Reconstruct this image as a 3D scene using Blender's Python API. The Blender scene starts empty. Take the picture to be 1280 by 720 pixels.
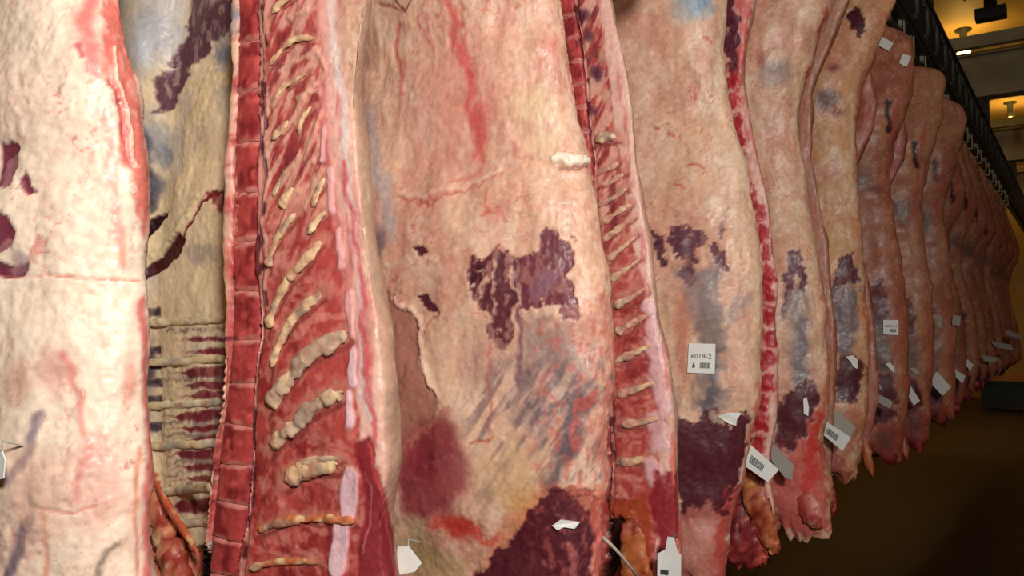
import bpy, bmesh, math, random
import numpy as np
from mathutils import Vector

# ------------------------------------------------------------------ camera, world, light, exposure
SC = bpy.context.scene
COL = SC.collection
EYE = np.array([0.0, 0.0, 1.5])
FPX = 1050.0
PHI = math.radians(34.62)
PIT = math.radians(3.43)
FW = np.array([-math.sin(PHI)*math.cos(PIT), math.cos(PHI)*math.cos(PIT), math.sin(PIT)])
RT = np.array([math.cos(PHI), math.sin(PHI), 0.0])
UP = np.cross(RT, FW)

cd = bpy.data.cameras.new('camera'); cam = bpy.data.objects.new('camera', cd); COL.objects.link(cam)
cam.location = EYE
cam.rotation_euler = (math.pi/2+PIT, 0, PHI)
cd.sensor_width = 36.0; cd.lens = 36.0*FPX/1280.0
cd.clip_start = 0.02; cd.clip_end = 200
SC.camera = cam
SC.view_settings.view_transform = 'Standard'
SC.view_settings.look = 'None'
SC.view_settings.gamma = 1.0
SC.view_settings.use_curve_mapping = False
SC.view_settings.exposure = 0.15

w = bpy.data.worlds.new('world'); SC.world = w; w.use_nodes = True
w.node_tree.nodes['Background'].inputs[0].default_value = (0.02, 0.014, 0.008, 1)
w.node_tree.nodes['Background'].inputs[1].default_value = 0.3

def area(name, loc, target, size, power, color):
    ld = bpy.data.lights.new(name, 'AREA'); ld.energy = power; ld.color = color; ld.size = size; ld.shape = 'DISK'
    o = bpy.data.objects.new(name, ld); COL.objects.link(o); o.location = loc
    d = Vector(target)-Vector(loc); o.rotation_euler = d.to_track_quat('-Z', 'Y').to_euler()
    return o
# the photographer's flash just over the camera, plus an added unseen fill off to its right
area('flash_light', (0.16, -0.04, 1.95), (-1.1, 2.3, 1.75), 0.16, 5.0, (1.0, 0.95, 0.92))
area('added_fill_light', (1.22, -0.68, 2.62), (-1.0, 2.6, 1.9), 0.45, 92, (1.0, 0.94, 0.89))
# warm sodium lamps of the aisle, real fittings are built below at the same places
LAMPS = [(-1.345, 13.02, 5.45), (-3.2, 9.6, 5.45), (-3.4, 13.8, 5.45), (-1.1, 17.6, 5.45), (-3.4, 18.2, 5.45), (1.1, 18.2, 5.45), (-2.6, 22.3, 5.45), (.4, 22.3, 5.45)]
for i, p in enumerate(LAMPS):
    ld = bpy.data.lights.new('sodium_lamp_light', 'POINT'); ld.energy = 50; ld.color = (1.0, 0.62, 0.17)
    ld.shadow_soft_size = 0.10
    o = bpy.data.objects.new('sodium_lamp_light', ld); COL.objects.link(o); o.location = (p[0], p[1], p[2]-0.02)

# ------------------------------------------------------------------ projection helpers (design in metres from picture measurements)
def ray(u, v):
    d = FW + RT*((u-640)/FPX) + UP*((360-v)/FPX)
    return d
def at(u, v, Y):
    d = ray(u, v); t = Y/d[1]
    return EYE + d*t
def proj(P):
    Q = P - EYE
    z = Q@FW
    return 640+FPX*(Q@RT)/z, 360-FPX*(Q@UP)/z
def px_m(u, v, Y):
    return Y/ray(u, v)[1]/FPX

# ------------------------------------------------------------------ noise
_rng = np.random.RandomState(7)
_perm = _rng.permutation(256).astype(np.int64); _perm = np.concatenate([_perm, _perm])
_val = _rng.uniform(-1, 1, 512)
def vn(p, seed=0):
    p = p + seed*17.31
    i = np.floor(p).astype(np.int64); f = p-i; f = f*f*f*(f*(f*6-15)+10)
    i &= 255; j = (i+1) & 255
    def g(a, b, c): return _val[_perm[_perm[_perm[a]+b]+c]]
    x0, y0, z0 = i[:, 0], i[:, 1], i[:, 2]; x1, y1, z1 = j[:, 0], j[:, 1], j[:, 2]
    fx, fy, fz = f[:, 0], f[:, 1], f[:, 2]
    a = g(x0, y0, z0)*(1-fx)+g(x1, y0, z0)*fx
    b = g(x0, y1, z0)*(1-fx)+g(x1, y1, z0)*fx
    c = g(x0, y0, z1)*(1-fx)+g(x1, y0, z1)*fx
    d = g(x0, y1, z1)*(1-fx)+g(x1, y1, z1)*fx
    return (a*(1-fy)+b*fy)*(1-fz)+(c*(1-fy)+d*fy)*fz
def fbm(p, freq, octv=4, seed=0, gain=0.55):
    if np.isscalar(freq): freq = (freq,)*3
    q = p*np.array(freq); s = np.zeros(len(p)); a = 1.0; t = 0
    for k in range(octv):
        s += a*vn(q, seed+k*3.7); t += a; a *= gain; q = q*2.03
    return s/t*1.6
def ss(a, b, x):
    t = np.clip((x-a)/(b-a+1e-12), 0, 1); return t*t*(3-2*t)
def C(*c): return np.array(c, float)/255.0
def lin(c): return np.where(c <= 0.04045, c/12.92, ((np.clip(c, 0, 1)+0.055)/1.055)**2.4)
def mix(col, c, m):
    return col*(1-m[:, None]) + np.asarray(c)*m[:, None]

# ------------------------------------------------------------------ materials
def mat(name): 
    m = bpy.data.materials.new(name); m.use_nodes = True
    return m, m.node_tree.nodes, m.node_tree.links, m.node_tree.nodes['Principled BSDF']
def flesh_material(name, rough=0.42, fine=1.0):
    m, N, L, b = mat(name)
    a = N.new('ShaderNodeAttribute'); a.attribute_name = 'col'
    tc = N.new('ShaderNodeTexCoord')
    n1 = N.new('ShaderNodeTexNoise'); n1.inputs['Scale'].default_value = 70; n1.inputs['Detail'].default_value = 5; n1.inputs['Roughness'].default_value = .65
    L.new(tc.outputs['Object'], n1.inputs['Vector'])
    r = N.new('ShaderNodeMapRange'); r.inputs[1].default_value = .3; r.inputs[2].default_value = .7
    r.inputs[3].default_value = 1-0.16*fine; r.inputs[4].default_value = 1+0.12*fine
    L.new(n1.outputs['Fac'], r.inputs[0])
    mx = N.new('ShaderNodeVectorMath'); mx.operation = 'SCALE'
    L.new(a.outputs['Color'], mx.inputs[0]); L.new(r.outputs[0], mx.inputs['Scale'])
    L.new(mx.outputs[0], b.inputs['Base Color'])
    n2 = N.new('ShaderNodeTexNoise'); n2.inputs['Scale'].default_value = 130; n2.inputs['Detail'].default_value = 4
    L.new(tc.outputs['Object'], n2.inputs['Vector'])
    bp = N.new('ShaderNodeBump'); bp.inputs['Strength'].default_value = .25; bp.inputs['Distance'].default_value = .003
    L.new(n2.outputs['Fac'], bp.inputs['Height']); L.new(bp.outputs[0], b.inputs['Normal'])
    r2 = N.new('ShaderNodeMapRange'); r2.inputs[1].default_value = .35; r2.inputs[2].default_value = .65
    r2.inputs[3].default_value = rough-.08; r2.inputs[4].default_value = rough+.16
    L.new(n1.outputs['Fac'], r2.inputs[0]); L.new(r2.outputs[0], b.inputs['Roughness'])
    b.inputs['Specular IOR Level'].default_value = .4
    b.inputs['Coat Weight'].default_value = .06; b.inputs['Coat Roughness'].default_value = .25
    return m
def plain(name, col, rough=.6, metal=0, noise=0.0, scale=8, bump=0, emis=None):
    m, N, L, b = mat(name)
    c = lin(C(*col)); b.inputs['Base Color'].default_value = (*c, 1)
    b.inputs['Roughness'].default_value = rough; b.inputs['Metallic'].default_value = metal
    if noise:
        tc = N.new('ShaderNodeTexCoord'); n = N.new('ShaderNodeTexNoise'); n.inputs['Scale'].default_value = scale; n.inputs['Detail'].default_value = 6
        L.new(tc.outputs['Object'], n.inputs['Vector'])
        cr = N.new('ShaderNodeValToRGB'); cr.color_ramp.elements[0].position = .3; cr.color_ramp.elements[1].position = .72
        cr.color_ramp.elements[0].color = (*(c*(1-noise)), 1); cr.color_ramp.elements[1].color = (*np.clip(c*(1+noise), 0, 1), 1)
        L.new(n.outputs['Fac'], cr.inputs[0]); L.new(cr.outputs[0], b.inputs['Base Color'])
        if bump:
            bp = N.new('ShaderNodeBump'); bp.inputs['Strength'].default_value = bump; bp.inputs['Distance'].default_value = .01
            L.new(n.outputs['Fac'], bp.inputs['Height']); L.new(bp.outputs[0], b.inputs['Normal'])
    if emis:
        b.inputs['Emission Color'].default_value = (*lin(C(*emis[0])), 1); b.inputs['Emission Strength'].default_value = emis[1]
    return m
M_FLESH = flesh_material('fat_and_muscle')
M_BONE = flesh_material('cut_bone', .5, 1.3)
M_STEEL = plain('galvanised_steel', (86, 88, 80), .6, .3, .35, 20, .2)
M_HOOK = plain('bright_hook_steel', (176, 170, 150), .38, .5, .2, 20)
M_DARK = plain('dark_oily_steel', (50, 47, 42), .6, .2, .5, 14, .3)
M_BEAM = plain('grey_painted_beam', (158, 150, 124), .7, 0, .15, 4, .1)
M_CEIL = plain('cream_panel', (226, 190, 112), .6, 0, .06, 2)
M_WALL = plain('wall_panel', (196, 168, 112), .6, 0, .1, 2)
M_FLOOR = plain('wet_concrete', (50, 38, 29), .42, 0, .45, 3.5, .35)
M_PAPER = plain('tag_paper', (232, 234, 228), .55, 0, .04, 30)
M_PAPERG = plain('tag_paper_back', (170, 165, 155), .6, 0, .05, 30)
M_INK = plain('ink', (60, 66, 68), .6)
M_PLAST = plain('dark_blue_plastic', (38, 50, 58), .5, 0, .2, 6)
M_YEL = plain('yellow_plastic', (190, 130, 40), .5, 0, .2, 6)
M_BLACK = plain('black_rubber', (22, 20, 18), .6)
M_LAMP = plain('lamp_glass', (255, 225, 150), .3, emis=((255, 205, 105), 14))

# ------------------------------------------------------------------ mesh helpers
def mesh_obj(name, verts, faces, m, parent=None, cols=None, smooth=True, loc=None):
    me = bpy.data.meshes.new(name)
    verts = np.asarray(verts, dtype=np.float32)
    if loc is not None: verts = verts-np.asarray(loc, dtype=np.float32)
    if isinstance(faces, np.ndarray) and faces.shape[1] == 4:
        n = len(faces)
        me.vertices.add(len(verts)); me.vertices.foreach_set('co', verts.ravel())
        me.loops.add(n*4); me.loops.foreach_set('vertex_index', faces.astype(np.int32).ravel())
        me.polygons.add(n); me.polygons.foreach_set('loop_start', np.arange(0, n*4, 4, dtype=np.int32))
        me.update(calc_edges=True)
    else:
        me.from_pydata([tuple(v) for v in verts], [], [tuple(f) for f in faces]); me.update()
    me.polygons.foreach_set('use_smooth', np.full(len(me.polygons), smooth))
    if cols is not None:
        at_ = me.color_attributes.new('col', 'FLOAT_COLOR', 'POINT')
        c4 = np.ones((len(verts), 4), dtype=np.float32); c4[:, :3] = lin(np.clip(cols, 0, 1))
        at_.data.foreach_set('color', c4.ravel())
    me.materials.append(m)
    o = bpy.data.objects.new(name, me); COL.objects.link(o)
    if parent is not None: o.parent = parent
    return o
def tag(o, label=None, cat=None, group=None, kind=None):
    if label: o['label'] = label
    if cat: o['category'] = cat
    if group: o['group'] = group
    if kind: o['kind'] = kind
    return o
def empty(name, loc, label, cat, group=None):
    o = bpy.data.objects.new(name, None); COL.objects.link(o); o.location = loc; o.empty_display_size = .1
    return tag(o, label, cat, group)
class BM:
    def __init__(s): s.v = []; s.f = []
    def box(s, c, d, rot=None):
        n = len(s.v)
        for sx in (-1, 1):
            for sy in (-1, 1):
                for sz in (-1, 1):
                    p = Vector((sx*d[0]/2, sy*d[1]/2, sz*d[2]/2))
                    if rot is not None: p = rot @ p
                    s.v.append((c[0]+p.x, c[1]+p.y, c[2]+p.z))
        s.f += [(n, n+1, n+3, n+2), (n+4, n+6, n+7, n+5), (n, n+4, n+5, n+1), (n+2, n+3, n+7, n+6), (n, n+2, n+6, n+4), (n+1, n+5, n+7, n+3)]
        return s
    def tube(s, pts, r, k=8):
        pts = [Vector(p) for p in pts]; n = len(s.v); rr = r if hasattr(r, '__len__') else [r]*len(pts)
        prev = None
        for i, p in enumerate(pts):
            t = (pts[min(i+1, len(pts)-1)]-pts[max(i-1, 0)]).normalized()
            a = prev if prev is not None else (Vector((1, 0, 0)) if abs(t.x) < .8 else Vector((0, 0, 1)))
            a = (a-t*a.dot(t)).normalized(); prev = a; b = t.cross(a)
            for j in range(k):
                q = p+(a*math.cos(2*math.pi*j/k)+b*math.sin(2*math.pi*j/k))*rr[i]; s.v.append(tuple(q))
        for i in range(len(pts)-1):
            for j in range(k):
                s.f.append((n+i*k+j, n+i*k+(j+1) % k, n+(i+1)*k+(j+1) % k, n+(i+1)*k+j))
        s.f.append(tuple(n+j for j in reversed(range(k)))); s.f.append(tuple(n+(len(pts)-1)*k+j for j in range(k)))
        return s
    def build(s, name, m, parent=None, smooth=False, origin=None):
        o = mesh_obj(name, np.array(s.v), s.f, m, parent, smooth=smooth, loc=origin)
        if origin is not None and parent is None: o.location = origin
        return o

# ------------------------------------------------------------------ painting on a surface (coordinates q,z in metres on the hide)
def seg_dist(X, Z, a, b):
    dx, dz = b[0]-a[0], b[1]-a[1]; L2 = dx*dx+dz*dz+1e-12
    t = np.clip(((X-a[0])*dx+(Z-a[1])*dz)/L2, 0, 1)
    return np.hypot(X-a[0]-t*dx, Z-a[1]-t*dz), t
class Paint:
    """holds surface coordinates of one side and its colour / relief arrays"""
    def __init__(s, P, q, lookup, scale):
        s.P = P; s.q = q; s.z = P[:, 2]; s.col = np.zeros((len(P), 3)); s.h = np.zeros(len(P)); s.lookup = lookup; s.scale = scale
        s.w1 = fbm(P, 28, 3, 5); s.w2 = fbm(P, 28, 3, 9); s.w3 = fbm(P, 110, 2, 13)
    def conv(s, pts): return [s.lookup(u, v) for u, v in pts]
    def _box(s, pts, pad):
        xs = [p[0] for p in pts]; zs = [p[1] for p in pts]
        return np.where((s.q > min(xs)-pad) & (s.q < max(xs)+pad) & (s.z > min(zs)-pad) & (s.z < max(zs)+pad))[0]
    def poly(s, pts, c, soft=4, warp=6, amt=1.0, h=0.0, holes=0.0, metric=False):
        k = .0018 if metric else s.scale; pts = pts if metric else s.conv(pts); soft *= k; warp *= k
        I = s._box(pts, soft+warp*1.6)
        if not len(I): return
        X = s.q[I]+warp*s.w1[I]; Z = s.z[I]+warp*s.w2[I]+warp*.5*s.w3[I]
        d = np.full(len(I), 1e9); ins = np.zeros(len(I), bool)
        for a, b in zip(pts, pts[1:]+pts[:1]):
            d = np.minimum(d, seg_dist(X, Z, a, b)[0])
            c1 = (a[1] > Z) != (b[1] > Z)
            xi = (b[0]-a[0])*(Z-a[1])/(b[1]-a[1]+1e-12)+a[0]
            ins ^= c1 & (X < xi)
        sd = np.where(ins, d, -d)
        m = ss(-soft/2, soft/2, sd)*amt
        if holes: m = m*(1-holes*ss(.05, .4, fbm(s.P[I], (75, 75, 42), 3, 31)))
        s.col[I] = mix(s.col[I], c, m); s.h[I] += h*m
    def stroke(s, pts, width, c, soft=3, warp=3, amt=1.0, h=0.0, taper=False, holes=0.0, metric=False):
        k = .0018 if metric else s.scale; pts = pts if metric else s.conv(pts); soft *= k; warp *= k; width *= k
        I = s._box(pts, soft+warp*1.6+width)
        if not len(I): return
        X = s.q[I]+warp*s.w1[I]; Z = s.z[I]+warp*s.w2[I]+warp*.5*s.w3[I]
        m = np.zeros(len(I)); n = len(pts)-1
        for i in range(n):
            d, t = seg_dist(X, Z, pts[i], pts[i+1])
            wd = width/2
            if taper: wd = width/2*np.sin(np.pi*np.clip((i+t)/n, .06, .94))
            m = np.maximum(m, ss(soft/2, -soft/2, d-wd))
        m = m*amt
        if holes: m = m*(1-holes*ss(.1, .4, fbm(s.P[I], (60, 60, 40), 3, 37)))
        s.col[I] = mix(s.col[I], c, m); s.h[I] += h*m
    def blob(s, u, v, ru, rv, c, amt=1.0, h=0.0, metric=False):
        if metric: x, z, a, b = u, v, ru, rv
        else:
            x, z = s.lookup(u, v); a, b = ru*s.scale, rv*s.scale
        r = np.hypot((s.q-x)/a, (s.z-z)/b)+.25*s.w1
        m = ss(1.15, .2, r)*amt
        s.col = mix(s.col, c, m); s.h += h*m

# ------------------------------------------------------------------ one side of beef: a closed skin of rows (heights) and columns
GZ = [.70, .74, .80, .90, 1.05, 1.2, 1.5, 1.81, 1.96, 2.2, 2.4, 2.55, 2.7, 2.85, 3.0, 3.12, 3.28, 3.42]
GR = [-.10, -.05, -.03, -.02, .00, .02, .01, -.02, -.06, -.09, -.06, .02, .05, .02, -.02, -.05, -.09, -.11]
GL = [-.22, -.33, -.42, -.50, -.60, -.68, -.70, -.68, -.64, -.60, -.56, -.54, -.50, -.42, -.27, -.17, -.155, -.14]
GT = [.02, .06, .08, .10, .12, .13, .13, .12, .10, .09, .12, .14, .15, .13, .09, .06, .04, .015]
BACKX = -0.85
def smooth1(a, n):
    if n < 1: return a
    k = np.ones(2*n+1)/(2*n+1)
    return np.convolve(np.pad(a, n, 'edge'), k, 'valid')
class Side:
    pass
def make_surface(Y0, edge, inner, step, seed, zbot=.72, cols=None, dxl=0.0, front_fn=None, lump=1.0, tf=1.0):
    rs = np.random.RandomState(seed)
    zmap = lambda z: (z-.70)/(3.42-.70)*(3.42-zbot)+zbot if True else z
    dep = Y0/ray(640, 360)[1]
    # visible height range on this plane
    zlo, zhi = at(500, 735, Y0+.15)[2], at(500, -15, Y0+.15)[2]
    zlo = max(zlo, zbot); zhi = min(max(zhi, zlo+.1), 3.42)
    rows = []
    z = zbot
    while z < 3.42:
        rows.append(z)
        vis = zlo-.05 <= z <= zhi+.05
        near_end = z < zbot+.06
        z += step if vis else (.008 if near_end else .03)
    rows.append(3.42)
    z = np.array(rows)
    gz = np.array(GZ, float); gz = np.where(gz < 1.2, zbot+(gz-.70)*(1.2-zbot)/.5, gz)
    xl = np.interp(z, gz, GL)+BACKX+dxl+.02*np.sin(z*3+seed); xr = np.interp(z, gz, GR)+BACKX-(.06 if inner and edge is None else 0)
    T = np.interp(z, gz, GT)*tf
    taper = T/.13
    zz = np.linspace(zbot, 3.42, 400)
    def sm(a):
        f = np.interp(zz, z, a); return np.interp(z, zz, smooth1(smooth1(f, 3), 3))
    xl, xr, T = sm(xl), sm(xr), sm(T)
    if inner: Tf, nf, Tb, nb = T*.16, 5.0, T*1.25, 2.0
    else: Tf, nf, Tb, nb = T*1.0, 2.3, T*.45, 2.2
    if cols is None: cols = (120, 40)
    ncf, ncb = cols
    tau = np.linspace(-1, 1, ncf)
    af = np.sin(np.pi/2*tau)
    tb = np.linspace(1, -1, ncb+2)[1:-1]; 
    tb = np.sign(tb)*(1-(1-np.abs(tb))**1.0)
    ab = np.sin(np.pi/2*tb)
    def section(xl, xr):
        xc = (xl+xr)/2; wd = (xr-xl)/2
        if nf > 3:  # cut face: uniform columns with a tight rounded rim
            a = np.sign(tau)*(1-(1-np.abs(tau))**1.35)
            ff = (1-np.abs(a)**nf)**(1/nf*2.2)
        else:
            a = af; ff = (1-np.abs(a)**nf)**(1/nf)
        fb = (1-np.abs(ab)**nb)**(1/nb)
        X = np.concatenate([xc[:, None]+wd[:, None]*a, xc[:, None]+wd[:, None]*ab], 1)
        Y = np.concatenate([Y0-Tf[:, None]*ff, Y0+Tb[:, None]*fb], 1)
        return X, Y
    for it in range(6):
        X, Y = section(xl, xr)
        P = np.stack([X, Y, np.repeat(z[:, None], X.shape[1], 1)], -1)
        if edge is None: break
        U, V = proj(P.reshape(-1, 3)); U = U.reshape(X.shape); V = V.reshape(X.shape)
        k = U.argmax(1); um = U.max(1); vm = V[np.arange(len(z)), k]
        ev = np.array([e[0] for e in edge]); eu = np.array([e[1] for e in edge])
        tgt = np.interp(vm, ev, eu)
        inside = ss(ev[0]-90, ev[0], vm)*ss(ev[-1]+60, ev[-1], vm)
        dx = (tgt-um)*dep/FPX*.95*inside
        dx = np.interp(z, zz, smooth1(np.interp(zz, z, dx), 2))
        dx = dx*ss(3.3, 3.0, z)
        xr = xr+np.clip(dx, -.3, .3)
        xr = np.maximum(xr, xl+.03)
    nr, nc = X.shape
    P = P.reshape(-1, 3)
    xx = P[:, 0]-BACKX
    rag = np.abs(fbm(np.stack([xx*11, P[:, 1]*7, np.full(len(P), seed*1.7)], 1), 1.0, 3, seed))*.07+.10*ss(-.16, -.45, xx)+.03*ss(-.06, .02, xx)
    P[:, 2] += (rag-.02)*np.exp(-(P[:, 2]-zbot)/.10)
    # arc length coordinate from the front mid column
    G = P.reshape(nr, nc, 3)
    d = np.hypot(np.diff(G[:, :, 0], axis=1), np.diff(G[:, :, 1], axis=1))
    arc = np.concatenate([np.zeros((nr, 1)), np.cumsum(d, 1)], 1)
    mid = ncf//2
    q = arc-arc[:, mid:mid+1]+G[:, mid:mid+1, 0]
    # left part beyond the front belongs to the back as well; unimportant
    U, V = proj(P)
    S = Side(); S.Y0 = Y0; S.P = P; S.nr = nr; S.nc = nc; S.q = q.ravel(); S.z = z; S.ncf = ncf; S.xl = xl; S.xr = xr
    # front-facing vertices for looking up picture measurements on the surface
    Un = U.reshape(nr, nc); du = np.gradient(Un, axis=1)
    vis = (du > -1e-3); vis[:, ncf+ncb//2:] = False
    S.visI = np.where(vis.ravel())[0]; S.VU = U[S.visI]; S.VV = V[S.visI]
    def lookup(u, v):
        k = S.visI[np.argmin((S.VU-u)**2+(S.VV-v)**2)]
        # first order correction outside the frame is not needed
        return (S.q[k], P[k, 2])
    def look3(u, v):
        k = S.visI[np.argmin((S.VU-u)**2+(S.VV-v)**2)]
        return S.D[k] if hasattr(S, 'D') else P[k]
    S.lookup = lookup; S.look3 = look3
    S.scale = dep/FPX
    S.paint = Paint(P, S.q, lookup, S.scale)
    return S
def normals(P, nr, nc):
    G = P.reshape(nr, nc, 3)
    dc = np.roll(G, -1, 1)-np.roll(G, 1, 1)
    dr = np.gradient(G, axis=0)
    n = np.cross(dc, dr); n /= np.linalg.norm(n, axis=2, keepdims=True)+1e-9
    return n.reshape(-1, 3)
def finish_surface(S, name, parent, origin, relief=1.0, seed=0):
    P = S.P; nr, nc = S.nr, S.nc
    n = normals(P, nr, nc)
    # orient outward (front faces -y)
    mid = (nr//2)*nc+S.ncf//2
    if n[mid, 1] > 0: n = -n
    zr = (P[:, 2]-S.z[0])/(S.z[-1]-S.z[0])
    endw = ss(0, .03, zr)*ss(1, .97, zr)
    h = (fbm(P, 7, 2, seed+1)*.010+fbm(P, (34, 34, 20), 3, seed+2)*.0019+fbm(P, 120, 2, seed+3)*.0007)*relief+S.paint.h
    D = P+n*(h*endw)[:, None]
    S.D = D; S.N = n
    idx = np.arange(nr*nc).reshape(nr, nc)
    a = idx[:-1]; b = idx[1:]
    a2 = np.roll(a, -1, 1); b2 = np.roll(b, -1, 1)
    F = np.stack([a, a2, b2, b], -1).reshape(-1, 4)
    # caps
    capb = len(D); capt = capb+1
    D2 = np.vstack([D, D[:nc].mean(0), D[-nc:].mean(0)])
    colr = np.vstack([S.paint.col, S.paint.col[:nc].mean(0), S.paint.col[-nc:].mean(0)])
    fb = np.stack([np.full(nc//2, capb), idx[0][0:2*(nc//2):2]+2, idx[0][0:2*(nc//2):2]+1, idx[0][0:2*(nc//2):2]], -1)
    fb[:, 1] = np.where(fb[:, 1] >= nc, 0, fb[:, 1])
    base = idx[-1][0]
    ev = np.arange(0, 2*(nc//2), 2)
    e2 = np.where(ev+2 >= nc, 0, ev+2)
    ft = np.stack([np.full(nc//2, capt), base+ev, base+ev+1, base+e2], -1)
    F = np.vstack([F, fb, ft])
    return mesh_obj(name, D2, F, M_FLESH, parent, colr, loc=origin)

FAT = C(228, 194, 170); PINK = C(220, 156, 140); RED = C(196, 78, 74); PURP = C(84, 36, 44); SLATE = C(132, 114, 112)
def base_hide(p, seed, fat=FAT, pink=PINK, pinkamt=.5, vein=.7, cream=C(238, 210, 184)):
    P = p.P
    p.col[:] = fat
    n = fbm(P, (5, 5, 3.2), 3, seed)
    p.col = mix(p.col, pink, ss(-.15, .75, n)*pinkamt)
    n2 = fbm(P, (42, 42, 11), 4, seed+3)
    p.col = p.col*(1+.075*n2[:, None])
    n3 = fbm(P, (14, 14, 12), 3, seed+6)
    p.col = mix(p.col, cream, ss(.15, .7, n3)*.55)
    n4 = fbm(P, 75, 3, seed+8)
    p.col = mix(p.col, C(198, 120, 104), ss(.1, .8, n4)*.30*ss(-.5, .6, n))
    p.col = mix(p.col, C(244, 222, 200), ss(.25, .9, -n4)*.35)
    wv = P+np.stack([p.w1, p.w2, p.w3], 1)*.02
    r = 1-np.abs(fbm(wv, (20, 20, 13), 2, seed+11))
    m = ss(.93, .995, r)*ss(.0, .5, fbm(P, 7, 2, seed+14))*vein
    p.col = mix(p.col, C(196, 84, 76), m*.8); p.h -= m*.0008
    r = 1-np.abs(fbm(wv, (9, 9, 22), 2, seed+17))
    m = ss(.95, .998, r)*ss(.0, .5, fbm(P, 5, 2, seed+18))
    p.col = mix(p.col, C(178, 110, 92), m*.5); p.h -= m*.0015
def fibres(p, amt, c, freq, lo, hi, seed, mask=None, rot=0):
    Q = p.P
    if rot: Q = np.stack([Q[:, 0]*math.cos(rot)-Q[:, 2]*math.sin(rot), Q[:, 1], Q[:, 0]*math.sin(rot)+Q[:, 2]*math.cos(rot)], 1)
    n = fbm(Q, freq, 3, seed); m = ss(lo, hi, n)*amt
    if mask is not None: m = m*mask
    p.col = mix(p.col, c, m)

def side_empty(Y0, zbot, label, group):
    return empty('beef_side', (-1.05, Y0, zbot), label, 'beef side', group)
def local(o): return np.array(o.location)

def pillow(name, parent, origin, L0, L1, R0, R1, y, depth, cfun, seed, n=14, m=M_FLESH):
    """raised rounded block spanning lower edge L0-R0 and upper edge L1-R1 (x,z pairs), face towards -y"""
    a = np.linspace(-1, 1, n); A, B = np.meshgrid(a, a)
    s = (A+1)/2; t = (B+1)/2
    L0, L1, R0, R1 = map(np.array, (L0, L1, R0, R1))
    XZ = ((1-t)[..., None]*((1-s)[..., None]*L0+s[..., None]*R0)+t[..., None]*((1-s)[..., None]*L1+s[..., None]*R1))
    f = np.sqrt(np.clip(1-np.abs(A)**4, 0, 1))*(.82+.18*np.abs(B)**5)*(1-.35*np.abs(B)**30)
    P = np.stack([XZ[..., 0], y+.014-f*(depth+.014), XZ[..., 1]], -1).reshape(-1, 3)
    P[:, 1] += fbm(P, 60, 3, seed)*.0016
    col = cfun(P, A.ravel(), B.ravel())
    idx = np.arange(n*n).reshape(n, n)
    F = np.stack([idx[:-1, :-1], idx[:-1, 1:], idx[1:, 1:], idx[1:, :-1]], -1).reshape(-1, 4)
    return mesh_obj(name, P, F, m, parent, col, loc=origin)
def knobby(name, parent, origin, pts, r, cfun, seed, flat=.6, k=12, sub=7, knob=.28, m=None, col_base=C(214, 172, 118)):
    """a bumpy tapering tube through 3D points"""
    pts = np.array(pts, float); n = len(pts)
    t = np.linspace(0, n-1, (n-1)*sub+1)
    Q = np.stack([np.interp(t, np.arange(n), pts[:, i]) for i in range(3)], 1)
    Q = np.stack([smooth1(Q[:, i], max(1, sub//2)) for i in range(3)], 1)
    rr = np.interp(t, np.arange(n), r if hasattr(r, '__len__') else [r]*n)
    e = np.minimum(np.arange(len(t)), np.arange(len(t))[::-1])/ (sub*.5)
    rr = rr*np.sqrt(np.clip(e+.06, 0, 1))
    rr = rr*(1+knob*fbm(Q, 55, 2, seed))
    T = np.gradient(Q, axis=0); T /= np.linalg.norm(T, axis=1, keepdims=True)+1e-9
    nrm = np.array([0, 1, 0]); A = np.cross(T, nrm); A /= np.linalg.norm(A, axis=1, keepdims=True)+1e-9
    B = np.cross(T, A)
    th = np.linspace(0, 2*np.pi, k, endpoint=False)
    P = Q[:, None]+(A[:, None]*np.cos(th)[None, :, None]+B[:, None]*np.sin(th)[None, :, None]*flat)*rr[:, None, None]
    P = P.reshape(-1, 3)
    P[:, 1] += fbm(P, 90, 3, seed+2)*float(np.mean(rr))*.3
    P[:, 2] += fbm(P, 90, 3, seed+5)*float(np.mean(rr))*.3
    nr = len(Q); idx = np.arange(nr*k).reshape(nr, k)
    a = idx[:-1]; b = idx[1:]
    F = np.stack([a, np.roll(a, -1, 1), np.roll(b, -1, 1), b], -1).reshape(-1, 4)
    if cfun is None:
        c = np.tile(col_base, (len(P), 1))
        c = mix(c, C(238, 208, 160), ss(.0, .6, fbm(P, 50, 3, seed+7)))
        c = mix(c, C(170, 108, 92), ss(.2, .6, fbm(P, 80, 3, seed+9))*.5)
        c = mix(c, C(128, 118, 116), ss(.3, .7, fbm(P, 40, 2, seed+12))*.45)
    else: c = cfun(P)
    return mesh_obj(name, P, F, m or M_BONE, parent, c, loc=origin)

# ------------------------------------------------------------------ the cold room
def struct(name, b, m): 
    o = b.build(name, m); o['kind'] = 'structure'; return o
struct('floor', BM().box((-1.0, 10.5, -.05), (8.4, 28.2, .1)), M_FLOOR)
CEIL = struct('ceiling', BM().box((-1.0, 10.5, 5.85), (8.4, 28.2, .1)), M_CEIL)
struct('wall_left', BM().box((-5.15, 10.5, 2.9), (.1, 28, 5.8)), M_WALL)
struct('wall_right', BM().box((3.15, 10.5, 2.9), (.1, 28, 5.8)), M_WALL)
struct('wall_back', BM().box((-1.0, 24.55, 2.9), (8.2, .1, 5.8)), M_WALL)
struct('wall_front', BM().box((-1.0, -3.55, 2.9), (8.2, .1, 5.8)), M_WALL)
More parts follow.
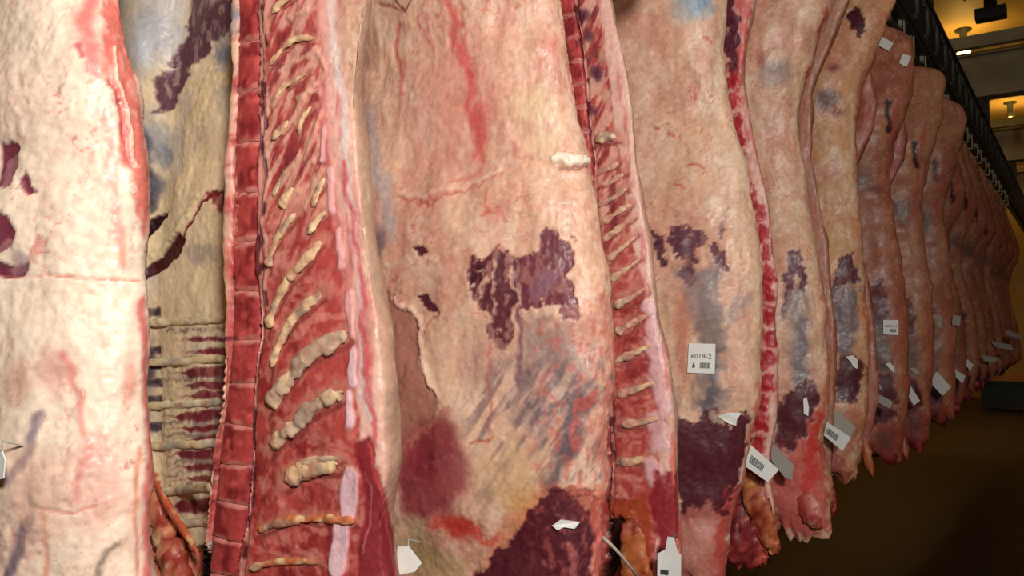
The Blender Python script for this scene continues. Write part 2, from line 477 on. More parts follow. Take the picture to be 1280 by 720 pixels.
# crossing roof beams: a deep girder and a slim rail in front of it, every 4.4 m
k = 0
for y in (2.7, 7.1, 11.5, 15.9, 20.3):
    b = BM(); b.box((-1.0, y, 4.68), (8.2, .05, .50)); b.box((-1.0, y, 4.42), (8.2, .24, .035)); b.box((-1.0, y, 4.94), (8.2, .24, .035))
    o = struct('trim_%d' % k, b, M_BEAM); k += 1
    b = BM(); b.box((-1.0, y-.62, 4.92), (8.2, .10, .14))
    o = struct('trim_%d' % k, b, M_BEAM); k += 1
# ceiling panel joints: battens
for i in range(10):
    o = BM().box((-1.0, -2+i*2.6, 5.78), (8.2, .06, .05)).build('batten', M_BEAM, CEIL)
# overhead rail: I-beam on top, track bar below, hanger brackets between them
RX = -0.985
root = empty('overhead_rail', (RX, 4, 3.48), 'long dark steel overhead rail running above the row of beef sides', 'rail')
oo = np.array(root.location)
b = BM(); b.box((RX, 10.5, 3.80), (.09, 27.9, .45)); b.box((RX, 10.5, 4.03), (.12, 27.9, .03)); b.box((RX, 10.5, 3.635), (.12, 27.9, .025))
b.build('girder', M_DARK, root, origin=oo)
BM().box((RX, 10.5, 3.50), (.018, 27.9, .075)).build('track', M_DARK, root, origin=oo)
b0 = None
for i in range(36):
    y = 1.2+i*.46
    if b0 is None:
        b = BM()
        pts = [(RX+.046, -.07, 3.93), (RX+.052, -.01, 3.955), (RX+.055, .05, 3.92), (RX+.055, .03, 3.84), (RX+.055, .05, 3.76), (RX+.05, .0, 3.70), (RX+.046, -.06, 3.71)]
        b.tube(pts, [.012, .014, .018, .018, .017, .014, .010], 8)
        b.box((RX+.045, -.05, 3.97), (.02, .10, .05))
        b0 = b.build('hanger_bracket', M_STEEL, root, smooth=True, origin=(RX, 0, 3.48)); b0.location = (0, y-4, 0)
    else:
        o = b0.copy(); COL.objects.link(o); o.parent = root; o.location = (0, y-4, 0)
for y in (2.7, 7.1, 11.5, 15.9, 20.3):
    BM().box((RX, y, 4.18), (.10, .10, .46)).build('hanger_post', M_DARK, root, origin=oo)
# sodium lamps fixed under the roof panels
n = 16
for i, p in enumerate(LAMPS):
    lab = ['glowing amber lamp at the top edge of the nearest grey roof beam', 'amber roof lamp behind the row, nearest the camera', 'amber roof lamp behind the row, midway',
           'amber roof lamp above the rail far down the room', 'amber roof lamp behind the row far down the room', 'amber roof lamp over the aisle far down the room', 'amber roof lamp at the end wall, left', 'amber roof lamp at the end wall, right'][i]
    e = empty('ceiling_lamp', p, lab, 'lamp', 'amber ceiling lamps')
    v = []; f = []; prof = [(.11, .35), (.11, .33), (.05, .31), (.04, .08), (.03, .07)]
    for r, z in prof:
        for j in range(n): v.append((r*math.cos(j*2*math.pi/n), r*math.sin(j*2*math.pi/n), z))
    for a in range(len(prof)-1):
        for j in range(n): f.append((a*n+j, a*n+(j+1) % n, (a+1)*n+(j+1) % n, (a+1)*n+j))
    mesh_obj('lamp_holder', v, f, M_STEEL, e)
    v = []; f = []
    for a in range(9):
        t = math.pi*a/8
        for j in range(n): v.append((.09*math.sin(t)*math.cos(j*2*math.pi/n), .09*math.sin(t)*math.sin(j*2*math.pi/n), .10*math.cos(t)-.01))
    for a in range(8):
        for j in range(n): f.append((a*n+j, a*n+(j+1) % n, (a+1)*n+(j+1) % n, (a+1)*n+j))
    o = mesh_obj('bulb', v, f, M_LAMP, e)
# dark conduit and motor bracket under the roof beside the rail
e = empty('hoist_bracket', (-.80, 10.4, 4.99), 'black motor bracket with looped cable on the roof beams beside the rail', 'bracket')
BM().box((0, 0, .06), (.30, .16, .12)).box((0, 0, .22), (.12, .12, .22)).build('motor_box', M_BLACK, e)
BM().box((.05, 0, .62), (.05, .05, .46)).build('hanger_rod', M_BLACK, e)
pts = [(-.16+.17*math.cos(a), .02, .50+.26*math.sin(a)) for a in np.linspace(-.4, 4.2, 14)]
BM().tube(pts, .013, 6).build('cable', M_BLACK, e, smooth=True)
e = empty('drop_pipe', (-.55, 13.1, 4.3), 'dark vertical drop pipe in front of a bright roof panel', 'pipe')
BM().tube([(0, 0, 0), (0, 0, 1.5)], .045, 10).build('pipe', M_BLACK, e, smooth=True)
BM().box((0, 0, 0), (.16, .16, .05)).build('flange', M_BLACK, e)
BM().tube([(0, 0, .1), (.02, 0, -.0), (.2, 0, -.06)], .03, 8).build('elbow', M_BLACK, e, smooth=True)
# bin on the floor at the end of the aisle
e = empty('storage_bin', (float(at(1262, 480, 20.6)[0]), 20.6, 0), 'dark plastic bin with a yellow lid on the floor at the aisle end', 'bin')
b = BM(); b.box((0, 0, .33), (1.0, .7, .54)); b.box((0, 0, .59), (1.08, .78, .05)); b.box((-.35, 0, .03), (.12, .6, .06)); b.box((.35, 0, .03), (.12, .6, .06))
for i in range(5): b.box((-.4+i*.2, -.36, .33), (.03, .02, .5))
b.build('tub', M_PLAST, e)
b = BM(); b.box((0, 0, .66), (1.12, .82, .09)); b.box((0, 0, .72), (.9, .6, .04)); b.build('lid', M_YEL, e)

# ------------------------------------------------------------------ sides of beef
LABEL_FAR = ['fifth', 'sixth', 'seventh', 'eighth', 'ninth', 'tenth', 'eleventh', 'twelfth', 'thirteenth', 'fourteenth', 'fifteenth']
ZB = {}
def outer_side(Y0, edge, step, cols, seed, label, paint_fn, zbot=.72, relief=1.0, hide={}, group=None, tf=1.0, dxl=-.02):
    S = make_surface(Y0, edge, False, step, seed, zbot, cols, tf=tf, dxl=dxl)
    base_hide(S.paint, seed, **hide)
    paint_fn(S.paint, S)
    e = side_empty(Y0, zbot, label, group)
    finish_surface(S, 'side_body', e, local(e), relief, seed)
    S.e = e
    return S
def gen_outer_paint(seed, amp=1.0):
    rs = np.random.RandomState(seed)
    j = lambda s: rs.uniform(-s, s)
    def fn(p, S):
        x0 = BACKX; zz = j(.05)
        k = 1/.0018
        # darker leg hollow and bluish membrane
        p.blob(x0-.16+j(.04), 2.36+zz, .10, .10, C(100, 84, 82), .7, metric=True)
        p.blob(x0-.10, 2.30+zz, .05, .04, C(90, 60, 60), .5*rs.rand(), metric=True)
        p.poly([(x0-.14, 1.78+zz), (x0-.09, 1.80+zz), (x0-.06, 1.68+zz), (x0-.07, 1.58+zz), (x0-.13, 1.50+zz), (x0-.18, 1.60+zz)], PURP, 5, 10, .92, -.002, .35, metric=True)
        p.blob(x0-.12, 1.42+zz, .09, .22, C(96, 84, 84), .85, metric=True)
        p.poly([(x0-.24, 1.24+zz), (x0-.07, 1.28+zz), (x0-.03, 1.16+zz), (x0-.05, 1.02+zz), (x0-.26, .98+zz), (x0-.34, 1.10+zz)], C(84, 32, 40), 8, 10, .92, -.003, metric=True)
        p.stroke([(x0+.02, 1.7), (x0+.03, 1.4), (x0+.03, 1.1), (x0, .8)], .03*k, C(196, 96, 76), 8, 8, .7, metric=True)
        p.stroke([(x0-.06, .98), (x0-.12, .76)], .14*k, C(158, 66, 56), 30, 18, .8, metric=True)
        p.blob(x0-.10, .95, .06, .10, C(90, 60, 58), .6, metric=True)
        p.blob(x0-.2, .85, .16, .10, C(150, 60, 60), .6, metric=True)
        p.stroke([(x0+.02, 2.85), (x0-.02, 2.5), (x0-.07, 2.25)], .025*k, C(190, 88, 76), 8, 8, .7, metric=True)
        p.blob(x0-.12, 2.78, .05, .05, C(96, 34, 40), .6 if rs.rand() > .4 else 0, metric=True)
        p.poly([(x0-.05, 2.80+zz), (x0-.02, 2.78+zz), (x0-.01, 2.62+zz), (x0-.04, 2.60+zz)], C(56, 22, 26), 3, 6, .9, -.004, metric=True)
    return fn
def inner_side(Y0, edge, step, cols, seed, label, sL, sR, pR, zbot=.72, paint_fn=None, bounds=None, ribs=(), bones=(), zspine=(1.0, 2.9), group=None, cavity=.12, hide={}, stripes=True, detail=1.0, dxl=-.02):
    """half with its sawn face to the camera. sL,sR,pR: px curves (v,u) of column left, column right, loin panel right; or None for generic"""
    S = make_surface(Y0, edge, True, step, seed, zbot, cols, dxl=dxl)
    P = S.P; nfront = np.tile(np.arange(S.nc) < S.ncf, S.nr)
    def curve(c, gen):
        if c is None: return lambda z: np.interp(z, S.z, S.xr)+gen
        pts = [at(u, v, Y0-.01) for v, u in c]
        zs = np.array([q[2] for q in pts]); xs = np.array([q[0] for q in pts]); o = np.argsort(zs); zs, xs = zs[o], xs[o]
        off = xs-np.interp(zs, S.z, S.xr)
        zf = np.linspace(zbot, 3.28, 500)
        f = smooth1(np.where(zf < zs[0], np.interp(zf, S.z, S.xr)+off[0], np.where(zf > zs[-1], np.interp(zf, S.z, S.xr)+off[-1], np.interp(zf, zs, xs))), 4)
        return lambda z: np.interp(z, zf, f)
    fL, fR, fP = curve(sL, -.235), curve(sR, -.195), curve(pR, -.05)
    z = P[:, 2]; x = P[:, 0]
    dL = fL(z)-x
    zin = ss(.85, 1.1, z)*ss(3.0, 2.7, z)
    w_in = ss(0, .05, dL)*zin
    edgew = ss(0, .12, x-np.repeat(S.xl, S.nc))
    P[:, 1] += w_in*edgew*cavity
    P[:, 1] += .014*nfront*ss(0, .004, x-fL(z))*ss(0, .004, fR(z)-x)
    dpan = ((x > fR(z)) & (x < fP(z)) & nfront)
    U, V = proj(P); S.VU = U[S.visI]; S.VV = V[S.visI]
    p = S.paint
    base_hide(p, seed, **hide)
    hidec = p.col.copy()
    X = x+.004*p.w1; 
    mi = nfront*ss(-.004, .006, fL(z)-X)
    ms = nfront*ss(-.004, .004, X-fL(z))*ss(-.003, .003, fP(z)-X)
    if sL is None: ms = ms*ss(2.3, 2.1, z)*.8
    # interior membrane
    ci = np.tile(C(234, 208, 168), (len(P), 1))
    ci = mix(ci, C(140, 142, 156), ss(-.05, .6, fbm(P, (9, 9, 5), 3, seed+21))*.45)
    ci = mix(ci, C(224, 206, 168), ss(.0, .7, fbm(P, (16, 16, 24), 3, seed+22))*.6)
    p.col = mix(p.col, ci, mi)
    # loin panel red meat
    cm = np.tile(C(182, 76, 70), (len(P), 1))
    cm = mix(cm, C(140, 42, 44), ss(-.2, .7, fbm(P, (20, 20, 14), 3, seed+23))*.8)
    cm = mix(cm, C(212, 124, 112), ss(.05, .8, fbm(P, (60, 60, 60), 4, seed+24))*.75)
    cm = mix(cm, C(226, 156, 140), ss(.3, .8, fbm(P, (24, 24, 60), 3, seed+25))*.6)
    dg_ = np.stack([(P[:, 0]*.86-P[:, 2]*.5)*62, P[:, 1]*10, (P[:, 0]*.5+P[:, 2]*.86)*15], 1)
    st_ = fbm(dg_, 1.0, 3, seed+33)
    cm = mix(cm, C(228, 174, 154), ss(-.15, .35, st_)*.9*ss(1.50, 1.8, z))
    cm = mix(cm, C(112, 58, 70), ss(.25, .6, -st_)*.55*ss(1.6, 1.9, z))
    p.col = mix(p.col, cm, ms)
    if stripes:
        ph = (z+.45*(x-fR(z)))/(.062)*2*np.pi+1.2*p.w1
        m = ms*ss(.45, .85, np.sin(ph))*(.5 if sL is None else 1)
        p.col = mix(p.col, C(220, 168, 138), m*.85); p.h += .003*m*detail
    # canal strip
    dc = X-fR(z)
    m = nfront*ss(-.003, .001, dc)*ss(.016, .010, dc)
    cc = mix(np.tile(C(206, 140, 126), (len(P), 1)), C(92, 40, 48), ss(.0, .5, fbm(P, (70, 70, 45), 2, seed+26)))
    p.col = mix(p.col, cc, m); p.h -= .004*m*detail
    # fat band beyond the panel: pale with pink streaks
    db = X-fP(z)
    m = nfront*ss(-.003, .004, db)
    cb = mix(np.tile(C(232, 186, 172), (len(P), 1)), C(206, 96, 96), ss(.0, .6, fbm(P, (50, 50, 12), 3, seed+27))*.7)
    p.col = mix(p.col, cb, m*ss(.055, .02, db)*(.9 if sL is not None else .35))
    for bn in bones:
        p.stroke(bn[0], bn[1]*2.1, C(200, 132, 112), 9, 5, .7, .001)
        p.stroke([(u+1, v+bn[1]*.75) for u, v in bn[0]], bn[1]*.5, C(120, 34, 38), 5, 4, .6, -.002)
    if paint_fn: paint_fn(p, S, (fL, fR, fP))
    e = side_empty(Y0, zbot, label, group)
    org = local(e)
    finish_surface(S, 'side_body', e, org, .75, seed)
    S.e = e; S.f = (fL, fR, fP)
    # the sawn back bone, one rounded block per vertebra
    if bounds is None:
        bz = list(np.arange(zspine[0], zspine[1], .064))
    else:
        zb = [at(u_, v_, Y0)[2] for v_, u_ in bounds]
        lo, hi = min(zb), max(zb); bz = sorted(zb)
        while bz[0]-.062 > zspine[0]: bz.insert(0, bz[0]-.060)
        while bz[-1]+.064 < zspine[1]: bz.append(bz[-1]+.064)
    def vc(P, A, B):
        c = np.tile(C(180, 70, 68), (len(P), 1))
        c = mix(c, C(128, 36, 42), ss(-.1, .6, fbm(P, (36, 36, 26), 3, seed+41))*.85)
        c = mix(c, C(214, 98, 90), ss(.1, .8, fbm(P, (55, 55, 55), 3, seed+42))*.8)
        c = mix(c, C(228, 164, 148), ss(.78, .93, np.abs(B)+.10*fbm(P, 50, 2, seed+43))*.75)
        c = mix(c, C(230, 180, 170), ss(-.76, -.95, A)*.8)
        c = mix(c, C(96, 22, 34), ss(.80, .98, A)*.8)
        return c
    n = 16 if step < .006 else 7
    for i in range(len(bz)-1):
        z0, z1 = bz[i]+.0002, bz[i+1]-.0002
        t0, t1 = .003*math.sin(i*2.3+seed), .003*math.sin((i+1)*2.3+seed)
        L0, L1, R0, R1 = (float(fL(z0)), z0+t0), (float(fL(z1)), z1+t1), (float(fR(z0)), z0-t0), (float(fR(z1)), z1-t1)
        pillow('vertebra', e, org, L0, L1, R0, R1, Y0-.014, .005, vc, seed+i, n)
    for r in ribs:
        pts, rad = r
        Q = []
        for (u, v) in pts:
            g = S.look3(u, v); Q.append((g[0], g[1]-rad*.15, g[2]))
        def rc(P):
            c = mix(np.tile(C(220, 198, 152), (len(P), 1)), C(234, 218, 180), ss(.0, .6, fbm(P, 40, 3, seed+51)))
            c = mix(c, C(150, 92, 84), ss(.2, .7, fbm(P, 70, 3, seed+52))*.5)
            return mix(c, C(150, 148, 150), ss(.1, .6, fbm(P, 22, 2, seed+53))*.5)
        knobby('rib', e, org, Q, rad, rc, seed+61, .6, 10, 6, .06)
    for kk, bn in enumerate(bones):
        pts, wd = bn[0], bn[1]
        Q = []
        for (u, v) in pts:
            g = S.look3(u, v); Q.append((g[0], g[1]-.002, g[2]))
        rr = wd*S.scale*.66
        rads = [rr*1.25]+[rr*.9]*(len(pts)-2)+[rr*.7]
        knobby('spinous_process', e, org, Q, rads, None, seed+70+kk, .5, 12, 8, .38, col_base=C(*bn[2]) if len(bn) > 2 else C(214, 172, 118))
    return S

# ---- 0: pale skin-out side at the left edge
def paint0(p, S):
    p.col = mix(p.col, C(240, 220, 196), ss(-.3, .5, fbm(p.P, (7, 7, 5), 3, 201))*.6)
    p.stroke([(110, -40), (112, 40), (122, 90)], 26, C(214, 100, 96), 22, 10, .75)
    p.stroke([(100, 60), (104, 75)], 10, C(196, 70, 80), 10, 6, .8)
    p.poly([(128, -30), (160, -30), (168, 60), (176, 150), (182, 260), (176, 300), (162, 240), (148, 180), (140, 110), (130, 60)], C(206, 92, 82), 12, 10, .8, -.003, .35)
    p.stroke([(142, 60), (150, 110), (166, 160), (164, 210)], 5, C(240, 210, 180), 4, 8, .9, .003)
    p.stroke([(138, 100), (150, 150), (160, 200)], 8, C(170, 48, 50), 6, 10, .7, -.003, holes=.5)
    p.stroke([(122, 140), (134, 175), (142, 220), (150, 330)], 14, C(226, 140, 122), 14, 8, .6)
    for q in ([(-8, 180), (8, 178), (22, 185), (16, 208), (10, 230), (-8, 232)], [(22, 222), (32, 212), (38, 228), (50, 240), (36, 242), (26, 236)],
              [(-8, 264), (16, 268), (22, 290), (18, 312), (4, 318), (-8, 310)], [(-4, 322), (12, 330), (36, 326), (32, 344), (8, 348), (-6, 344)]):
        p.poly(q, C(112, 44, 62), 3, 6, .95, -.003, .3)
    p.poly([(20, 310), (40, 318), (36, 342), (18, 340)], C(150, 120, 124), 6, 6, .6, 0, .3)
    p.stroke([(-5, 344), (60, 346), (120, 348), (175, 350)], 3, C(214, 120, 100), 3, 3, .8, -.004)
    p.poly([(90, 350), (120, 344), (120, 380), (95, 390)], C(236, 190, 160), 10, 10, .5)
    p.blob(70, 470, 46, 60, C(206, 134, 122), .55)
    p.blob(20, 480, 40, 60, C(196, 140, 118), .5)
    p.stroke([(100, 620), (110, 560), (104, 500), (78, 440)], 10, C(204, 90, 84), 12, 8, .5)
    p.stroke([(20, 600), (40, 560), (56, 525)], 18, C(128, 112, 122), 14, 8, .8)
    p.stroke([(8, 730), (22, 690), (40, 650)], 20, C(104, 88, 100), 14, 8, .85)
    p.stroke([(120, 730), (132, 690), (142, 680)], 9, C(120, 104, 90), 8, 8, .7)
    p.stroke([(50, 630), (90, 640), (122, 630)], 4, C(196, 96, 84), 5, 5, .7, -.003)
    p.stroke([(60, 640), (64, 700), (60, 730)], 8, C(206, 120, 96), 10, 6, .6)
    p.stroke([(176, 380), (180, 470), (184, 570), (182, 730)], 18, C(198, 84, 82), 14, 8, .75)
    p.stroke([(170, 560), (168, 640), (170, 720)], 8, C(212, 120, 96), 8, 6, .6)
    p.blob(160, 480, 18, 60, C(224, 140, 126), .6)
    p.blob(50, 620, 80, 110, C(204, 158, 138), .6); p.blob(120, 600, 50, 120, C(216, 150, 136), .5); p.blob(110, 300, 40, 60, C(238, 206, 180), .5)
    fibres(p, .45, C(150, 120, 108), (30, 30, 9), .15, .7, 77, ss(1.45, 1.25, p.z)*ss(-1.02, -1.1, p.q))
S0 = outer_side(.55, [(0, 152), (50, 161), (100, 170), (150, 171), (210, 176), (270, 177), (330, 175), (400, 178), (500, 180), (600, 184), (720, 185)],
    .0025, (230, 50), 11, 'pale skin-out beef side filling the left edge of the row', paint0, tf=.9,
    hide=dict(fat=C(234, 212, 188), pink=C(224, 164, 148), pinkamt=.4))

# ---- 1: sawn face with back bone, ribs and feather bones
def paint1(p, S, f):
    fL, fR, fP = f
    # interior, upper part
    p.blob(200, 40, 55, 80, C(160, 166, 178), .8)
    p.blob(190, 170, 45, 60, C(150, 154, 160), .75)
    p.blob(182, 240, 22, 44, C(48, 44, 62), .9); p.stroke([(176, 150), (180, 260)], 14, C(60, 56, 76), 12, 8, .7)
    p.blob(205, 195, 26, 30, C(120, 122, 136), .7); p.blob(180, 60, 16, 60, C(190, 198, 206), .8)
    fibres(p, .6, C(196, 200, 196), (60, 60, 4), .1, .7, 301, ss(2.0, 2.2, p.z)*ss(-1.24, -1.3, p.q))
    p.poly([(232, -10), (300, -10), (296, 40), (262, 50), (250, 78), (228, 84), (208, 84), (222, 60), (236, 30)], C(84, 46, 60), 8, 12, .92, -.0006, .35)
    p.poly([(192, 98), (226, 82), (240, 92), (226, 120), (206, 142), (188, 138)], C(84, 46, 62), 7, 12, .9, -.0006, .4)
    p.stroke([(296, 60), (262, 100), (238, 160), (230, 230)], 34, C(236, 212, 164), 16, 12, .8, .003)
    p.stroke([(296, 20), (270, 70)], 22, C(128, 136, 152), 12, 10, .7)
    p.blob(192, 235, 34, 22, C(96, 98, 112), .75)
    p.stroke([(250, 190), (225, 235), (205, 262), (186, 300)], 26, C(234, 208, 164), 12, 8, .75)
    p.poly([(168, 284), (196, 268), (214, 262), (204, 276), (186, 296), (170, 312)], C(44, 14, 20), 4, 4, 1, -.012)
    p.poly([(168, 352), (190, 332), (206, 318), (212, 304), (228, 290), (232, 300), (222, 322), (206, 336), (186, 350), (168, 366)], C(70, 20, 26), 3, 5, 1, -.006)
    p.stroke([(228, 304), (240, 278), (256, 252), (272, 240), (292, 238)], 6, C(110, 26, 34), 3, 5, 1, -.004)
    p.poly([(256, 244), (290, 238), (292, 262), (280, 272), (268, 256)], C(128, 44, 48), 4, 8, .8, -.002, .4)
    p.stroke([(192, 320), (214, 300), (236, 268), (250, 246)], 13, C(224, 204, 160), 6, 4, .9, .005)
    p.poly([(236, 300), (286, 300), (288, 330), (240, 330)], C(140, 128, 130), 16, 14, .5, 0, .5)
    p.poly([(176, 360), (292, 300), (292, 412), (176, 412)], C(228, 208, 164), 20, 10, .5)
    # chest wall: dark lean between the ribs
    def bar(v, h, u0, u1, a=.9, c=C(110, 30, 42), holes=.25):
        p.poly([(u0, v+1), (u0+12, v-h*.45), (u1+6, v-h*.62), (u1+6, v+h*.62), (u0+8, v+h*.6)], c, 4, 3, a, -.001, holes)
        p.poly([(u0-20, v+1), (u0+30, v-h*.3), (u0+30, v+h*.4)], c, 4, 4, a*.6, 0, .4)
    for v, h, u0 in ((424, 5, 236), (438, 9, 250), (465, 12, 232), (481, 7, 234), (493, 9, 238), (519, 11, 220), (534, 8, 232), (549, 10, 238), (567, 12, 222), (584, 9, 232), (598, 8, 236), (632, 15, 216)):
        bar(v, h, u0, 292 if v < 500 else 284 if v < 570 else 274)
    for v in (412, 447, 472, 500, 526, 542, 558, 576, 591, 606):
        p.poly([(196, v+2), (240, v-2), (292, v-4), (292, v+3), (210, v+4)], C(112, 84, 84), 5, 5, .6, 0, .7)
    for v in (390, 437, 455, 478, 500, 533): bar(v, 9, 172, 196, .75, C(44, 30, 46), .3)
    p.blob(186, 455, 16, 70, C(56, 44, 60), .8)
    fibres(p, .6, C(104, 34, 44), (120, 120, 30), .1, .5, 303, ss(1.52, 1.46, p.z)*ss(-1.28, -1.24, p.q)*ss(0, .01, fL(p.z)-p.P[:, 0]))
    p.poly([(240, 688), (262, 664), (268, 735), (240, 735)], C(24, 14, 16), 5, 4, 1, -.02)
    p.poly([(176, 560), (196, 600), (226, 650), (246, 690), (246, 735), (176, 735)], C(176, 84, 58), 8, 8, .9, .003)
    # membranes on the column side and pale caps of the feather bones
    for pts, wd in (([(406, 158), (405, 198)], 9), ([(412, 214), (414, 262)], 10), ([(420, 288), (424, 330)], 10), ([(434, 368), (440, 420)], 14), ([(441, 440), (443, 478)], 15), ([(440, 492), (440, 530)], 14), ([(438, 596), (432, 640)], 26), ([(424, 662), (420, 708)], 30)):
        p.stroke(pts, wd, C(234, 198, 206), 6, 4, .95, .003)
    for pts in ([(360, 25), (395, 12)], [(350, 92), (395, 62), (404, 82)], [(342, 132), (356, 110)], [(372, 120), (398, 112)], [(340, 182), (362, 150), (388, 100)], [(352, 232), (372, 190)], [(380, 200), (402, 140)], [(346, 300), (372, 235), (392, 200)], [(386, 260), (404, 215)]):
        p.stroke(pts, 9, C(226, 176, 152), 6, 6, .8, .003)
    p.stroke([(398, -20), (404, 100), (412, 200), (424, 300), (440, 420)], 22, C(224, 150, 140), 16, 8, .6)
    p.stroke([(330, -10), (336, 120), (334, 260), (332, 380)], 7, C(214, 176, 150), 4, 6, .8, .002, holes=.5)
    p.stroke([(331, 140), (331, 300)], 4, C(140, 130, 150), 3, 5, .8, 0, holes=.4)
    for v in (50, 110, 152, 205, 262, 330, 372): p.stroke([(333, v-6), (333, v+6)], 6, C(60, 30, 44), 4, 3, .9, -.004)
    # outer fat and lean edge
    p.stroke([(412, -10), (424, 120), (436, 240), (452, 400), (462, 520)], 10, C(222, 214, 214), 8, 6, .7)
    p.stroke([(428, 200), (446, 330), (462, 460), (470, 560)], 9, C(200, 80, 84), 7, 7, .75, holes=.3)
    p.poly([(446, 560), (462, 545), (478, 600), (494, 660), (498, 740), (440, 740), (450, 640)], C(132, 36, 44), 8, 8, .92, -.003)
    p.stroke([(462, 560), (484, 640), (498, 730)], 5, C(218, 92, 84), 6, 6, .8)
    p.stroke([(454, 590), (466, 610), (452, 690)], 3, C(200, 130, 130), 3, 6, .7)
    p.stroke([(320, 610), (318, 735)], 10, C(176, 54, 54), 8, 4, .7)
edge1 = [(0, 469), (60, 461), (130, 457), (230, 464), (330, 479), (420, 491), (500, 497), (570, 499), (640, 494), (680, 496), (720, 500)]
sL1 = [(-60, 297), (0, 298), (100, 296), (200, 292), (300, 290), (400, 291), (450, 288), (500, 283), (550, 275), (600, 270), (650, 265), (720, 259)]
sR1 = [(-60, 327), (0, 328), (200, 328), (330, 329), (400, 329), (450, 325), (500, 322), (550, 318), (600, 315), (650, 312), (720, 303)]
pR1 = [(-60, 400), (0, 401), (100, 407), (200, 415), (300, 427), (400, 440), (500, 452), (600, 456), (660, 450), (720, 446)]
bnd1 = [(v, 300) for v in (0, 60, 120, 183, 245, 305, 365, 425, 478, 530, 580, 628, 675, 720)]
G = (228, 192, 150); H = (206, 178, 150); K = (206, 118, 72)
bones1 = [([(342, 22), (352, 6), (372, -6)], 8, G), ([(338, 84), (352, 62), (374, 46), (396, 50)], 8, G), ([(343, 128), (358, 104), (388, 92)], 7, G),
    ([(340, 176), (352, 162), (362, 148)], 9, G), ([(352, 262), (362, 248), (370, 234)], 12, G), ([(372, 172), (378, 150), (392, 132)], 8, G),
    ([(345, 250), (352, 226), (364, 206)], 7, G), ([(338, 338), (344, 314), (356, 290), (376, 262)], 11, G), ([(392, 262), (400, 236), (410, 222)], 9, G),
    ([(362, 352), (376, 336), (392, 318), (404, 300)], 13, G), ([(388, 296), (398, 276), (412, 262)], 8, G), ([(332, 412), (344, 384), (356, 360), (366, 346)], 12, G),
    ([(341, 462), (347, 432), (364, 402), (382, 384), (404, 364)], 15, G), ([(338, 508), (352, 488), (368, 470), (380, 448), (412, 430), (438, 414)], 19, H),
    ([(340, 562), (358, 542), (374, 532), (388, 512), (412, 498), (438, 490)], 19, H), ([(356, 602), (372, 592), (396, 586), (430, 580)], 17, G),
    ([(368, 584), (396, 574), (432, 572)], 9, H), ([(320, 664), (342, 654), (366, 650), (392, 648), (418, 650), (446, 652)], 11, K), ([(308, 712), (340, 702), (370, 700), (400, 706)], 8, K)]
ribs1 = [([(296-0, v+a) for a in ()] or [(178, v+3), (205, v+1), (235, v), (262, v-2), (290 if v < 500 else 280 if v < 560 else 270, v-4)], .0085) for v in (402, 451, 505, 556, 613, 654)]
S1 = inner_side(.93, edge1, .0028, (300, 70), 23, 'sawn-face beef side showing back bone and knobby feather bones, second from left', sL1, sR1, pR1,
    paint_fn=paint1, bounds=bnd1, ribs=ribs1, bones=bones1, zspine=(.9, 2.9), stripes=False, hide=dict(fat=C(204, 162, 136), pink=C(190, 128, 108), cream=C(214, 178, 150)), cavity=.10, dxl=-.16)
# hanging lump of fat and lean inside the chest of side 1
org = local(S1.e)
def fatlump(P):
    c = mix(np.tile(C(206, 132, 96), (len(P), 1)), C(160, 60, 48), ss(-.1, .6, fbm(P, 22, 3, 4)))
    return mix(c, C(226, 188, 148), ss(.1, .7, fbm(P, 34, 3, 6)))
def on(u, v, Y): return tuple(at(u, v, Y))
knobby('chest_fat', S1.e, org, [on(186, 600, 1.0), on(194, 640, .99), on(208, 680, .98), on(220, 712, .98), on(226, 760, .98)], [.012, .018, .028, .036, .03], fatlump, 5, .7, 16, 8, .3, M_FLESH)
knobby('skirt_strip', S1.e, org, [on(190, 596, .985), on(214, 640, .975), on(238, 676, .97), on(250, 700, .97)], [.005, .009, .007, .004], lambda P: mix(np.tile(C(196, 92, 62), (len(P), 1)), C(226, 170, 120), ss(0, .6, fbm(P, 40, 2, 3))), 6, .7, 10, 8, .2, M_FLESH)

